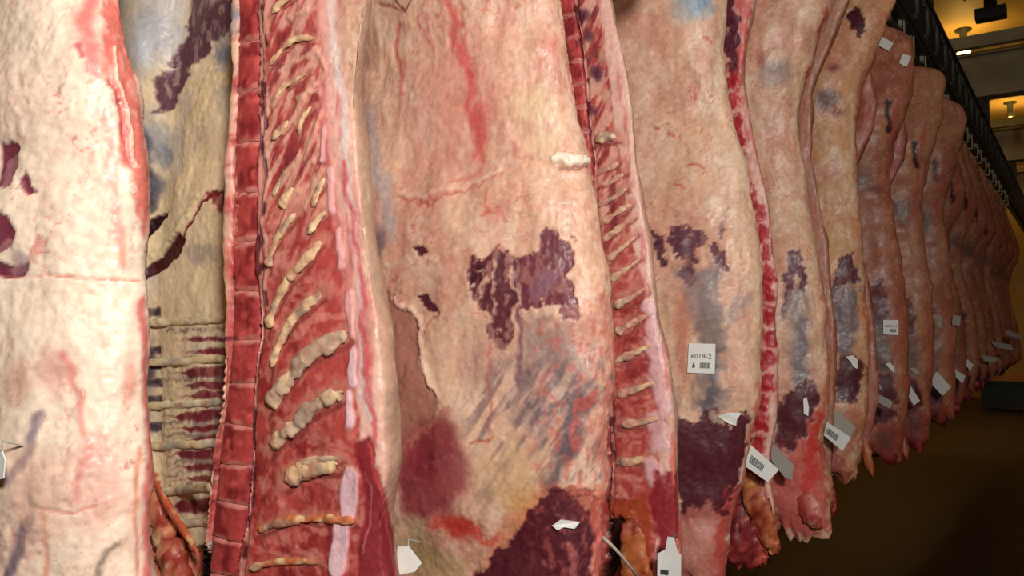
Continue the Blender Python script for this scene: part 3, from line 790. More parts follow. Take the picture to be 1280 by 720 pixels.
# ---- 2: the big skin-out side in the middle
def paint2(p, S):
    up = ss(1.75, 2.0, p.z)
    p.blob(560, 120, 110, 140, C(218, 146, 128), .6)
    fibres(p, .5, C(238, 196, 176), (46, 46, 8), .1, .7, 401, up)
    fibres(p, .35, C(200, 112, 100), (50, 50, 9), .2, .8, 403, up)
    p.stroke([(562, -20), (574, 40), (588, 90), (592, 130), (598, 165), (600, 190)], 13, C(208, 82, 80), 14, 10, .72, -.001)
    p.blob(598, 150, 18, 42, C(212, 96, 90), .75)
    p.stroke([(498, 30), (494, 60), (503, 95), (505, 115)], 6, C(200, 80, 74), 8, 6, .75)
    p.stroke([(536, 0), (528, 30), (545, 60)], 4, C(206, 96, 90), 8, 8, .6)
    p.stroke([(600, 190), (590, 215), (560, 240), (520, 252)], 7, C(212, 120, 108), 10, 8, .6)
    p.stroke([(500, 245), (530, 252), (560, 246), (600, 230), (628, 218)], 3, C(190, 104, 92), 3, 5, .8, -.005)
    p.stroke([(500, 238), (530, 245), (560, 238), (598, 222), (626, 210)], 6, C(240, 204, 180), 5, 5, .6, .004)
    p.stroke([(612, 240), (610, 262), (600, 270)], 3, C(206, 96, 90), 4, 5, .7)
    p.stroke([(610, 262), (628, 262)], 3, C(206, 96, 90), 4, 5, .6)
    p.stroke([(462, 140), (470, 200), (486, 245), (488, 290)], 22, C(196, 188, 188), 18, 8, .7)
    p.blob(475, 300, 14, 26, C(120, 104, 112), .8)
    p.stroke([(500, 100), (540, 140), (560, 170)], 8, C(240, 206, 190), 12, 10, .5)
    p.stroke([(496, 0), (506, 12), (515, 4)], 3, C(96, 50, 44), 3, 3, .9, -.004)
    p.stroke([(470, 2), (490, 10), (506, 14)], 3, C(150, 80, 66), 3, 3, .7, -.003)
    p.blob(668, 130, 34, 30, C(230, 204, 160), .7); p.blob(678, 175, 30, 26, C(230, 204, 160), .6)
    p.blob(690, 55, 14, 20, C(216, 120, 110), .6)
    p.stroke([(640, 196), (680, 200), (712, 208)], 3, C(206, 150, 126), 4, 4, .7, -.003)
    p.poly([(690, 190), (720, 190), (734, 196), (734, 206), (712, 204), (690, 198)], C(240, 226, 204), 3, 3, .95, .006)
    p.stroke([(700, 208), (734, 210)], 3, C(140, 84, 70), 3, 3, .8, -.004)
    p.stroke([(662, 255), (700, 256), (722, 264)], 3, C(222, 140, 122), 4, 5, .6, -.002)
    p.stroke([(480, 330), (560, 322), (600, 305), (660, 292)], 4, C(236, 206, 180), 4, 6, .6, .003)
    for q in ([(517, 306), (530, 303), (537, 314), (524, 320)], [(518, 366), (532, 370), (548, 380), (552, 391), (536, 390), (526, 380)]):
        p.poly(q, C(88, 34, 52), 2, 4, .97, -.003)
    A = [(584, 350), (590, 328), (604, 318), (628, 314), (650, 320), (656, 336), (652, 372), (642, 400), (636, 430), (628, 442), (620, 436), (618, 414), (610, 392), (596, 376)]
    p.poly(A, C(92, 42, 52), 3, 10, .96, -.003, .45)
    p.poly([(588, 336), (600, 330), (604, 352), (596, 366), (586, 352)], C(70, 26, 40), 3, 6, .9, -.003, .3)
    B = [(652, 320), (668, 312), (676, 296), (700, 290), (708, 302), (712, 330), (706, 350), (714, 368), (724, 384), (722, 404), (710, 404), (698, 384), (680, 376), (662, 384), (650, 392), (652, 360)]
    p.poly(B, C(108, 50, 62), 3, 9, .95, -.003, .35)
    p.poly([(668, 350), (684, 330), (700, 336), (700, 352), (684, 372), (668, 378)], C(136, 92, 106), 6, 8, .85)
    p.poly([(680, 376), (696, 384), (690, 400), (672, 400)], FAT, 5, 8, .8, .002)
    p.stroke([(640, 330), (646, 372), (640, 410)], 5, C(226, 180, 156), 3, 8, .8, .003)
    p.stroke([(612, 330), (622, 360), (618, 390)], 4, C(226, 184, 160), 3, 9, .8, .003)
    p.stroke([(596, 340), (608, 350), (604, 372)], 4, C(226, 184, 160), 3, 9, .8, .003)
    # slate coloured shoulder below
    p.poly([(652, 400), (680, 398), (722, 410), (738, 450), (728, 490), (706, 530), (676, 548), (650, 536), (646, 480)], C(164, 140, 132), 34, 16, .85)
    fibres(p, .6, C(112, 94, 98), (60, 40, 11), .0, .55, 405, ss(1.50, 1.42, p.z)*ss(1.12, 1.2, p.z)*ss(-1.13, -1.06, p.q), rot=.6)
    fibres(p, .6, C(218, 182, 160), (70, 50, 14), .0, .5, 407, ss(1.50, 1.42, p.z)*ss(1.0, 1.1, p.z)*ss(-1.13, -1.06, p.q), rot=.6)
    p.stroke([(650, 392), (648, 440), (646, 480)], 6, C(104, 70, 84), 6, 6, .7)
    p.stroke([(730, 500), (712, 550), (694, 590), (688, 616)], 20, C(92, 78, 86), 14, 8, .9)
    p.stroke([(742, 480), (720, 530), (712, 560)], 7, C(204, 90, 80), 6, 8, .7)
    p.stroke([(664, 520), (700, 510), (716, 490)], 8, C(96, 84, 96), 10, 8, .7)
    # torn membrane at the left and the lean below it
    p.poly([(470, 360), (500, 372), (516, 400), (520, 440), (534, 476), (544, 500), (540, 560), (500, 640), (494, 500), (482, 440)], C(168, 106, 92), 8, 8, .8, -.004)
    p.stroke([(488, 372), (512, 384), (522, 404), (520, 432), (532, 452), (536, 476), (546, 490)], 6, C(240, 200, 176), 3, 6, .95, .006)
    p.stroke([(552, 392), (532, 408), (526, 416)], 3, C(180, 110, 92), 3, 4, .8, -.004)
    p.poly([(504, 556), (530, 530), (556, 516), (572, 530), (580, 568), (584, 604), (562, 640), (530, 652), (502, 645), (500, 600)], C(150, 60, 66), 26, 4, .88, -.002)
    p.blob(572, 600, 24, 40, C(176, 100, 96), .6)
    p.blob(530, 585, 26, 40, C(116, 30, 44), .6)
    p.stroke([(530, 580), (560, 570), (590, 580)], 2, C(190, 110, 108), 4, 5, .5)
    p.stroke([(506, 560), (540, 526), (566, 512)], 5, C(206, 130, 110), 6, 6, .6, .002)
    p.blob(600, 450, 50, 40, C(196, 150, 140), .4)
    p.stroke([(612, 430), (614, 500), (612, 540)], 3, C(200, 80, 70), 5, 6, .65)
    p.stroke([(590, 552), (614, 548)], 3, C(180, 64, 52), 4, 4, .8, -.003)
    p.blob(640, 600, 60, 60, C(222, 184, 138), .7)
    p.blob(516, 690, 40, 44, C(176, 150, 104), .85)
    p.blob(550, 710, 50, 30, C(186, 156, 110), .8)
    p.blob(572, 660, 40, 22, C(198, 62, 44), .85)
    p.stroke([(540, 660), (580, 654), (614, 676)], 12, C(196, 54, 44), 14, 10, .7)
    p.blob(660, 640, 30, 34, C(216, 160, 96), .7)
    p.stroke([(690, 620), (650, 650), (620, 690), (600, 735)], 18, C(214, 128, 92), 12, 8, .7)
    p.poly([(582, 740), (608, 706), (634, 676), (656, 648), (680, 622), (694, 612), (722, 612), (752, 628), (750, 660), (742, 690), (736, 740)], C(84, 28, 38), 5, 7, .97, -.004)
    p.poly([(696, 612), (760, 600), (764, 640), (744, 628), (730, 634), (716, 622)], C(222, 140, 112), 8, 8, .8, .003, .3)
    p.stroke([(704, 630), (744, 640)], 10, C(150, 70, 70), 8, 10, .5, 0, holes=.5)
    p.stroke([(715, 690), (722, 735)], 10, C(196, 120, 112), 8, 8, .6, holes=.4)
    p.stroke([(752, 620), (748, 680), (742, 740)], 12, C(214, 110, 96), 6, 6, .9, .002)
    p.stroke([(757, 370), (764, 440), (762, 520), (758, 600)], 16, C(206, 110, 98), 12, 12, .6, holes=.5)
    fibres(p, .5, C(200, 100, 90), (80, 80, 55), .1, .7, 409, ss(-.99, -.92, p.q)*ss(1.6, 1.5, p.z))
S2 = outer_side(1.55, [(0, 694), (60, 707), (150, 722), (200, 734), (280, 745), (340, 757), (400, 766), (470, 768), (530, 766), (600, 762), (650, 755), (720, 748)],
    .0032, (270, 60), 37, 'large skin-out beef side in the picture centre with a dark red patch low down', paint2,
    dxl=-.16, hide=dict(fat=C(224, 184, 154), pink=C(212, 148, 128)))

# ---- 3: sawn face behind the big side
def paint3(p, S, f):
    p.stroke([(700, -10), (712, 90), (722, 170)], 12, C(110, 50, 62), 8, 8, .5, holes=.5)
    for u, v in ((735, 45), (742, 88), (748, 95), (744, 140), (730, 20)):
        p.blob(u, v, 9, 10, C(84, 44, 66), .8)
    for u, v in ((728, 60), (736, 110), (752, 70), (756, 120)): p.blob(u, v, 8, 12, C(214, 170, 140), .8)
    for a, b in (((812, 385), (818, 412)), ((816, 430), (822, 462)), ((820, 478), (826, 512)), ((818, 525), (826, 558)), ((812, 578), (822, 604))):
        p.stroke([a, b], 16, C(226, 178, 180), 6, 4, .9, .003)
    p.poly([(762, 618), (812, 622), (815, 740), (752, 740)], C(176, 74, 44), 8, 8, .9)
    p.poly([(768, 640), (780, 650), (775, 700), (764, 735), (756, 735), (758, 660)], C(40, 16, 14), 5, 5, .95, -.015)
    p.stroke([(790, 650), (796, 690), (806, 740)], 12, C(204, 132, 66), 8, 5, .9, .004)
    p.poly([(818, 590), (846, 580), (850, 650), (846, 690), (824, 690), (814, 640)], C(140, 32, 40), 6, 6, .92, -.003)
    p.stroke([(842, 560), (848, 640), (850, 735)], 6, C(220, 110, 96), 5, 5, .85)
    p.stroke([(800, 235), (812, 300), (826, 380), (838, 450)], 8, C(204, 120, 112), 7, 6, .6, holes=.3)
    p.poly([(764, 220), (772, 226), (768, 300), (762, 300)], C(104, 28, 34), 4, 4, .6)
edge3 = [(0, 768), (50, 777), (100, 787), (180, 797), (230, 801), (300, 813), (400, 826), (440, 838), (480, 842), (560, 846), (640, 849), (720, 852)]
bones3 = [([(742, 176), (756, 170), (772, 172)], 10, (190, 160, 140))]
for v0, v1, uL, uR in ((216, 202, 742, 774), (236, 216, 744, 782), (258, 234, 746, 786), (282, 252, 749, 789), (304, 268, 752, 792), (328, 292, 756, 797), (352, 320, 759, 803)):
    bones3.append(([(uL, v0), ((uL+uR)/2, (v0+v1)/2+2), (uR+1, v1)], 5.5, (224, 168, 146)))
for v0, v1, uL, uR in ((384, 358, 764, 808), (418, 390, 767, 812), (452, 430, 768, 816), (494, 476, 770, 822), (532, 520, 774, 826), (578, 570, 770, 820)):
    bones3.append(([(uL-1, v0), (uL*.6+uR*.4, v0*.6+v1*.4+2), (uR+2, v1)], 7, (216, 160, 138)))
S3 = inner_side(1.92, edge3, .0038, (170, 60), 51, 'sawn-face beef side with a ladder of short rib bones, beside the big central side',
    [(-60, 688), (0, 699), (60, 708), (120, 716), (180, 722), (260, 730), (400, 742), (560, 750), (720, 745)],
    [(-60, 708), (0, 719), (60, 727), (120, 734), (180, 739), (260, 746), (400, 757), (560, 766), (720, 760)],
    [(-60, 740), (0, 748), (100, 762), (200, 775), (300, 792), (350, 803), (400, 814), (500, 826), (600, 826), (720, 818)],
    paint_fn=paint3, bones=bones3, zspine=(1.15, 2.9), stripes=False, hide=dict(fat=C(216, 178, 148), pink=C(206, 140, 122)))
org = local(S3.e)
orange = lambda P: mix(mix(mix(np.tile(C(180, 98, 50), (len(P), 1)), C(206, 148, 92), ss(0, .6, fbm(P, (40, 40, 9), 3, 8))), C(132, 40, 32), ss(.0, .5, fbm(P, (34, 34, 8), 3, 5))*.9), C(214, 130, 110), ss(.2, .6, fbm(P, 60, 3, 9))*.6)
redm = lambda P: mix(mix(np.tile(C(128, 34, 38), (len(P), 1)), C(196, 84, 72), ss(.0, .6, fbm(P, 26, 3, 8))), C(70, 18, 24), ss(.1, .6, fbm(P, 18, 3, 5))*.8)
pinkm = lambda P: mix(mix(np.tile(C(204, 116, 104), (len(P), 1)), C(228, 170, 152), ss(.0, .6, fbm(P, 26, 3, 8))), C(168, 52, 50), ss(.0, .6, fbm(P, 20, 3, 5))*.8)
knobby('skirt_strip', S3.e, org, [on(792, 640, 1.87), on(790, 680, 1.86), on(796, 720, 1.86), on(806, 780, 1.87)], [.02, .036, .04, .03], orange, 9, .38, 14, 8, .07, M_FLESH)

# ---- 4: skin-out side carrying the square sticker
def paint4(p, S):
    p.blob(868, 4, 26, 22, C(118, 152, 176), .9); p.blob(850, 10, 20, 16, C(180, 184, 178), .6)
    p.stroke([(905, 0), (900, 60), (902, 110)], 10, C(236, 214, 184), 8, 5, .6)
    for a in ([(838, 165), (845, 168)], [(818, 160), (824, 162)], [(868, 112), (872, 120)], [(846, 232), (856, 236)], [(835, 142), (846, 140)], [(862, 205), (880, 210)], [(884, 48), (890, 54)]):
        p.stroke(a, 3, C(200, 84, 76), 3, 4, .8)
    p.stroke([(790, 20), (812, 40), (836, 70)], 18, C(216, 148, 130), 14, 12, .45)
    p.poly([(812, 288), (824, 290), (830, 300), (828, 316), (838, 330), (832, 338), (820, 322), (814, 306)], C(76, 34, 52), 2, 6, .96, -.003, .2)
    p.poly([(838, 284), (856, 280), (874, 292), (880, 306), (870, 322), (872, 346), (862, 362), (852, 352), (856, 330), (844, 318), (832, 300)], C(92, 46, 62), 2, 7, .95, -.003, .35)
    p.poly([(888, 312), (898, 306), (908, 318), (914, 330), (908, 342), (896, 336)], C(96, 52, 70), 2, 5, .92, -.003, .3)
    p.poly([(898, 286), (904, 280), (908, 286), (902, 296)], C(110, 76, 88), 2, 5, .8, -.002, .3)
    p.poly([(848, 340), (882, 330), (896, 350), (884, 400), (870, 420), (856, 400)], C(140, 118, 122), 16, 8, .7, 0, .3)
    p.stroke([(886, 350), (884, 400), (890, 450), (892, 510)], 22, C(138, 124, 122), 14, 8, .8)
    p.stroke([(896, 440), (890, 480), (884, 520)], 8, C(92, 88, 98), 7, 6, .8)
    p.stroke([(930, 370), (906, 420), (900, 460)], 10, C(140, 126, 128), 12, 8, .6)
    fibres(p, .4, C(110, 96, 104), (40, 40, 14), .1, .6, 505, ss(1.62, 1.5, p.z)*ss(1.18, 1.26, p.z)*ss(.1, .0, np.abs(p.q+1.0)))
    p.blob(852, 430, 12, 60, C(196, 110, 88), .6)
    p.poly([(846, 532), (870, 520), (892, 516), (904, 530), (934, 518), (940, 540), (930, 570), (918, 612), (904, 640), (892, 640), (884, 660), (852, 650), (842, 600)], C(84, 30, 40), 5, 7, .97, -.003)
    p.poly([(850, 640), (888, 630), (912, 650), (910, 740), (846, 740)], C(200, 120, 108), 10, 10, .85, .002)
    p.blob(880, 660, 14, 16, C(226, 170, 158), .8); p.blob(862, 690, 14, 14, C(226, 160, 150), .7)
    p.stroke([(946, 480), (944, 530), (934, 580), (918, 630)], 7, C(222, 130, 110), 5, 5, .9)
    p.stroke([(920, 620), (905, 650), (900, 740)], 16, C(190, 72, 66), 8, 8, .8)
S4 = outer_side(2.5, [(0, 909), (60, 906), (100, 910), (150, 918), (200, 930), (250, 942), (300, 950), (350, 954), (400, 955), (450, 952), (500, 948), (550, 940), (600, 928), (650, 913), (720, 906)],
    .0042, (150, 50), 43, 'skin-out beef side with a square white number sticker', paint4, zbot=.73, dxl=-.14,
    hide=dict(fat=C(222, 184, 152), pink=C(210, 150, 128)))

# ---- 5
def paint5(p, S, f):
    for v0, v1 in ((0, 34), (38, 58), (62, 92)):
        p.stroke([(914, v0), (914, v1)], 15, C(92, 32, 48), 4, 6, .95, -.003)
    pts = [(100, 914), (128, 917), (156, 920), (176, 923), (196, 926), (214, 931), (232, 938), (250, 943), (270, 948), (294, 953), (318, 957), (344, 960), (366, 961), (394, 962), (424, 961), (450, 959), (480, 957), (505, 954), (530, 950), (556, 947)]
    for v, u in pts:
        hh = 7 if 180 < v < 240 else 10
        p.stroke([(u+1, v-hh*.6), (u+1, v+hh*.6)], 12 if v < 180 or v > 250 else 6, C(176, 38, 48), 4, 4, .95, .002)
        p.stroke([(u-5, v+hh+4), (u+10, v+hh+2)], 6, C(232, 178, 162), 4, 4, .9, .002)
    p.stroke([(930, 0), (934, 30), (926, 80), (924, 130)], 8, C(200, 78, 74), 5, 6, .85)
edge5 = [(0, 946), (50, 936), (100, 930), (180, 943), (240, 957), (300, 968), (360, 971), (430, 972), (500, 970), (560, 966), (600, 962), (640, 968), (700, 966)]
S5 = inner_side(2.86, edge5, .006, (120, 40), 61, 'sawn-face beef side seen as a narrow red beaded strip right of the stickered side',
    [(-60, 862), (0, 870), (150, 884), (350, 915), (560, 905), (700, 890)], [(-60, 880), (0, 888), (150, 902), (350, 932), (560, 920), (700, 905)],
    [(-60, 928), (0, 926), (60, 921), (150, 927), (240, 946), (350, 966), (450, 967), (560, 958), (700, 950)], zbot=.80, paint_fn=paint5, hide=dict(fat=C(212, 160, 134), pink=C(200, 120, 104)), stripes=True)
org = local(S5.e)
knobby('skirt_strip', S5.e, org, [on(936, 570, 2.80), on(940, 610, 2.80), on(952, 645, 2.80), on(966, 685, 2.81), on(972, 692, 2.82)], [.030, .042, .042, .030, .012], orange, 15, .32, 14, 8, .09, M_FLESH)
knobby('neck_muscle', S5.e, org, [on(912, 600, 2.84), on(922, 645, 2.83), on(938, 685, 2.83), on(955, 712, 2.84)], [.05, .07, .06, .03], redm, 16, .6, 16, 8, .25, M_FLESH)
knobby('neck_muscle', S5.e, org, [on(915, 640, 2.80), on(918, 680, 2.80), on(925, 716, 2.82)], [.03, .045, .02], redm, 18, .6, 14, 8, .25, M_FLESH)

# ---- 6
def paint6(p, S):
    g = gen_outer_paint(3)
    p.stroke([(1032, 20), (1022, 60), (1008, 100), (1000, 140)], 7, C(196, 80, 72), 6, 5, .85)
    p.blob(970, 90, 24, 18, C(150, 134, 136), .7); p.blob(952, 70, 6, 14, C(150, 60, 56), .5)
    p.stroke([(996, 100), (998, 170), (1004, 240)], 5, C(236, 206, 172), 5, 3, .7, .002)
    p.poly([(985, 318), (990, 310), (996, 316), (1002, 310), (1006, 326), (1012, 360), (1004, 372), (1000, 350), (994, 340), (988, 362), (984, 400), (980, 396), (980, 350)], C(90, 44, 64), 2, 4, .95, -.003, .25)
    p.poly([(984, 372), (996, 350), (1010, 374), (1008, 420), (1012, 470), (1000, 486), (990, 440)], C(144, 130, 126), 12, 6, .8)
    p.stroke([(1006, 400), (1002, 440), (1002, 490)], 9, C(104, 98, 108), 7, 5, .7)
    p.stroke([(970, 300), (974, 330)], 8, C(196, 116, 104), 6, 6, .5, holes=.5)
    p.poly([(974, 500), (996, 484), (1014, 476), (1022, 492), (1014, 530), (1004, 548), (984, 564), (966, 560), (966, 520)], C(86, 32, 42), 5, 6, .96, -.003)
    p.stroke([(1032, 330), (1036, 400), (1034, 470), (1026, 540)], 8, C(206, 110, 88), 6, 6, .7)
    p.poly([(966, 570), (1020, 540), (1040, 560), (1045, 660), (960, 690)], C(196, 82, 74), 12, 10, .8, .002)
    p.stroke([(1024, 520), (1016, 560), (1010, 610)], 12, C(204, 54, 48), 8, 6, .8)
    p.blob(985, 620, 14, 20, C(214, 120, 112), .7)
S6 = outer_side(3.35, [(0, 1041), (30, 1031), (60, 1021), (100, 1006), (140, 1000), (180, 1001), (250, 1010), (300, 1022), (400, 1034), (500, 1036), (560, 1031), (620, 1037), (670, 1040)],
    .0055, (120, 40), 71, 'skin-out beef side with a white clip in its dark red patch, low pink end', paint6, zbot=.735, dxl=-.08, hide=dict(fat=C(218, 176, 144), pink=C(204, 138, 116)))
knobby('neck_muscle', S6.e, local(S6.e), [on(1000, 600, 3.30), on(1012, 640, 3.28), on(1030, 664, 3.28)], [.03, .045, .02], pinkm, 19, .5, 14, 8, .2, M_FLESH)

# ---- 7
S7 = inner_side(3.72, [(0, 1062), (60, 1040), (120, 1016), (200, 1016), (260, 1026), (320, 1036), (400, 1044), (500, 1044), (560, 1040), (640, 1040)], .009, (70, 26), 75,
    'sawn-face beef side, a thin sliver with an orange strip at its foot', None, None, None, zbot=.86, hide=dict(fat=C(160, 104, 78), pink=C(150, 76, 62), cream=C(180, 124, 94)))  # hide painted brown for the shade it hangs in
knobby('skirt_strip', S7.e, local(S7.e), [on(1022, 545, 3.68), on(1026, 585, 3.66), on(1036, 620, 3.66), on(1041, 648, 3.67)], [.02, .030, .030, .018], orange, 22, .5, 12, 8, .18, M_FLESH)

# ---- 8
def paint8(p, S):
    p.poly([(1060, 14), (1070, 8), (1080, 22), (1084, 38), (1074, 46), (1066, 34)], C(74, 24, 40), 2, 4, .96, -.004)
    p.blob(1042, 86, 8, 6, C(140, 64, 76), .9); p.blob(1032, 124, 14, 14, C(104, 78, 84), .9); p.blob(1046, 140, 8, 5, C(150, 66, 66), .8)
    p.stroke([(1098, 70), (1080, 110), (1072, 160), (1070, 200)], 9, C(206, 96, 86), 6, 6, .8, holes=.2)
    p.stroke([(1066, 130), (1062, 200), (1066, 260)], 5, C(236, 204, 168), 5, 3, .7, .003)
    p.blob(1040, 215, 18, 12, C(190, 110, 90), .5)
    p.blob(1040, 300, 26, 20, C(214, 170, 100), .6)
    p.poly([(1046, 330), (1056, 318), (1066, 316), (1070, 334), (1078, 350), (1066, 356), (1056, 352), (1044, 376), (1040, 370)], C(84, 40, 58), 2, 4, .95, -.003, .3)
    p.poly([(1044, 372), (1060, 354), (1072, 360), (1076, 400), (1068, 440), (1050, 450), (1042, 410)], C(108, 92, 100), 8, 5, .85)
    p.poly([(1042, 470), (1050, 446), (1078, 448), (1082, 470), (1072, 500), (1050, 502), (1040, 490)], C(80, 30, 40), 5, 5, .95, -.003)
    p.stroke([(1080, 360), (1086, 430), (1084, 500), (1076, 560)], 6, C(206, 120, 84), 5, 5, .8)
    p.blob(1055, 540, 20, 30, C(176, 104, 88), .7); p.stroke([(1040, 560), (1050, 600)], 14, C(160, 70, 64), 8, 8, .7)
S8 = outer_side(4.2, [(0, 1120), (30, 1108), (60, 1098), (100, 1084), (150, 1070), (200, 1070), (250, 1074), (300, 1078), (400, 1086), (500, 1085), (560, 1078), (600, 1070)],
    .0065, (110, 36), 83, 'skin-out beef side with a dark spot on its leg and slate shoulder', paint8, zbot=.83, hide=dict(fat=C(216, 164, 122), pink=C(200, 124, 98)))

# ---- the rest of the row, receding
DIM_HIDE = [dict(fat=C(184, 124, 92), pink=C(160, 86, 66), cream=C(206, 150, 110)), dict(fat=C(170, 106, 80), pink=C(148, 72, 58), cream=C(200, 138, 104)), dict(fat=C(178, 116, 86), pink=C(154, 78, 62), cream=C(200, 144, 108))]  # far hides painted darker and browner for the fading light down the row
OUT_EDGE = {10: [(0, 1128), (50, 1142), (90, 1146), (130, 1138), (170, 1122), (220, 1112), (280, 1120), (340, 1130), (400, 1136), (480, 1137), (560, 1128)],
    12: [(60, 1170), (100, 1184), (140, 1180), (190, 1164), (240, 1152), (300, 1156), (360, 1164), (440, 1168), (540, 1160)],
    14: [(100, 1194), (150, 1208), (200, 1196), (260, 1180), (330, 1188), (420, 1196), (520, 1192)]}
Ys = [4.52, 5.05, 5.36, 5.9, 6.2, 6.75, 7.05, 7.6, 7.9, 8.45, 8.75, 9.3, 9.6, 10.15, 10.45, 11.0, 11.3, 11.85, 12.15, 12.7, 13.0, 13.6, 14.0]
FAR = []
WORDS = ['tenth', 'eleventh', 'twelfth', 'thirteenth', 'fourteenth', 'fifteenth', 'sixteenth', 'seventeenth', 'eighteenth', 'nineteenth', 'twentieth', 'twenty-first', 'twenty-second', 'twenty-third', 'twenty-fourth', 'twenty-fifth', 'twenty-sixth', 'twenty-seventh', 'twenty-eighth', 'twenty-ninth', 'thirtieth', 'thirty-first', 'thirty-second']
for i, Y in enumerate(Ys):
    n = 9+i; rs = np.random.RandomState(500+n)
    zb = .83 if n < 13 else .9 if n < 18 else 1.0+.01*(n-18)
    zb += rs.uniform(-.02, .03)
    st = .010 if n < 14 else .018
    cl = (64, 24) if n < 14 else (40, 16)
    hd = dict(DIM_HIDE[n % 3], vein=.4)
    if n % 2: hd.update(fat=C(166, 92, 72), pink=C(150, 58, 50), cream=C(186, 120, 92))  # far sawn sides: redder hide, also darkened in colour for dim gaps
    if n % 2 == 0:
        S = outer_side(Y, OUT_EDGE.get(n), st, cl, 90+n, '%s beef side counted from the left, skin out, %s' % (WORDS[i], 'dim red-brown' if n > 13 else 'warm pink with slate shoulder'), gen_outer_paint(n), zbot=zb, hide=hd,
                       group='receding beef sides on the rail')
    else:
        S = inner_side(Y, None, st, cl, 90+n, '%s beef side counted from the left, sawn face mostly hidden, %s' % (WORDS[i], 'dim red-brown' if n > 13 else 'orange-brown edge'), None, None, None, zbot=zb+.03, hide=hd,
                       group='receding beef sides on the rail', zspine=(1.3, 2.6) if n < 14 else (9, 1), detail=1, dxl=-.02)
    x0 = BACKX
    if n < 22:
        a = rs.uniform(-.02, .02)
        knobby('neck_muscle' if n % 2 == 0 else 'skirt_strip', S.e, local(S.e), [(x0-.10+a, Y-.02, zb+.16), (x0-.09+a, Y-.03, zb+.06), (x0-.06+a, Y-.02, zb-.05)], [.04, .05, .025] if n % 2 == 0 else [.016, .024, .010], redm if n % 2 == 0 else orange, 30+n, .6, 8, 4, .25, M_FLESH)
    FAR.append(S)
ALL = [(.55, S0), (.93, S1), (1.55, S2), (1.92, S3), (2.5, S4), (2.86, S5), (3.35, S6), (3.72, S7), (4.2, S8)]+list(zip(Ys, FAR))

# ------------------------------------------------------------------ trolleys and hooks: each side hangs from its own
hk = None
for i, (Y, S) in enumerate(ALL):
    yc = Y+(.0 if i % 2 == 0 else .05)
    lab = 'steel roller hook on the rail holding the %s beef side from the left' % (['first', 'second', 'third', 'fourth', 'fifth', 'sixth', 'seventh', 'eighth', 'ninth']+WORDS)[i]
    if hk is None:
        hk = empty('meat_hook', (RX, yc, 3.54), lab, 'hook', 'roller hooks along the overhead rail')
        b = BM(); b.tube([(.005, 0, .035), (.030, 0, .035)], .045, 14); h1 = b.build('roller', M_HOOK, hk, smooth=False)
        b = BM(); b.box((.038, 0, -.03), (.008, .045, .16)); b.box((.0, 0, -.105), (.08, .045, .010)); b.build('hook_frame', M_HOOK, hk)
        b = BM(); pts = [(0, 0, -.10), (0, 0, -.20)]+[(0, -.035+.045*math.cos(a), -.25+.06*math.sin(a)) for a in np.linspace(.6, -3.6, 12)]
        b.tube([(0, 0, -.10), (0, 0, -.19), (0, .012, -.23), (0, .012, -.29), (0, -.01, -.33), (0, -.04, -.34), (0, -.065, -.31), (0, -.068, -.27)], [.008]*7+[.004], 8)
        b.build('hook_rod', M_HOOK, hk, smooth=True)
    else:
        o = hk.copy(); COL.objects.link(o); o.location = (RX, yc, 3.54); o['label'] = lab
        for c in list(hk.children):
            d = c.copy(); COL.objects.link(d); d.parent = o

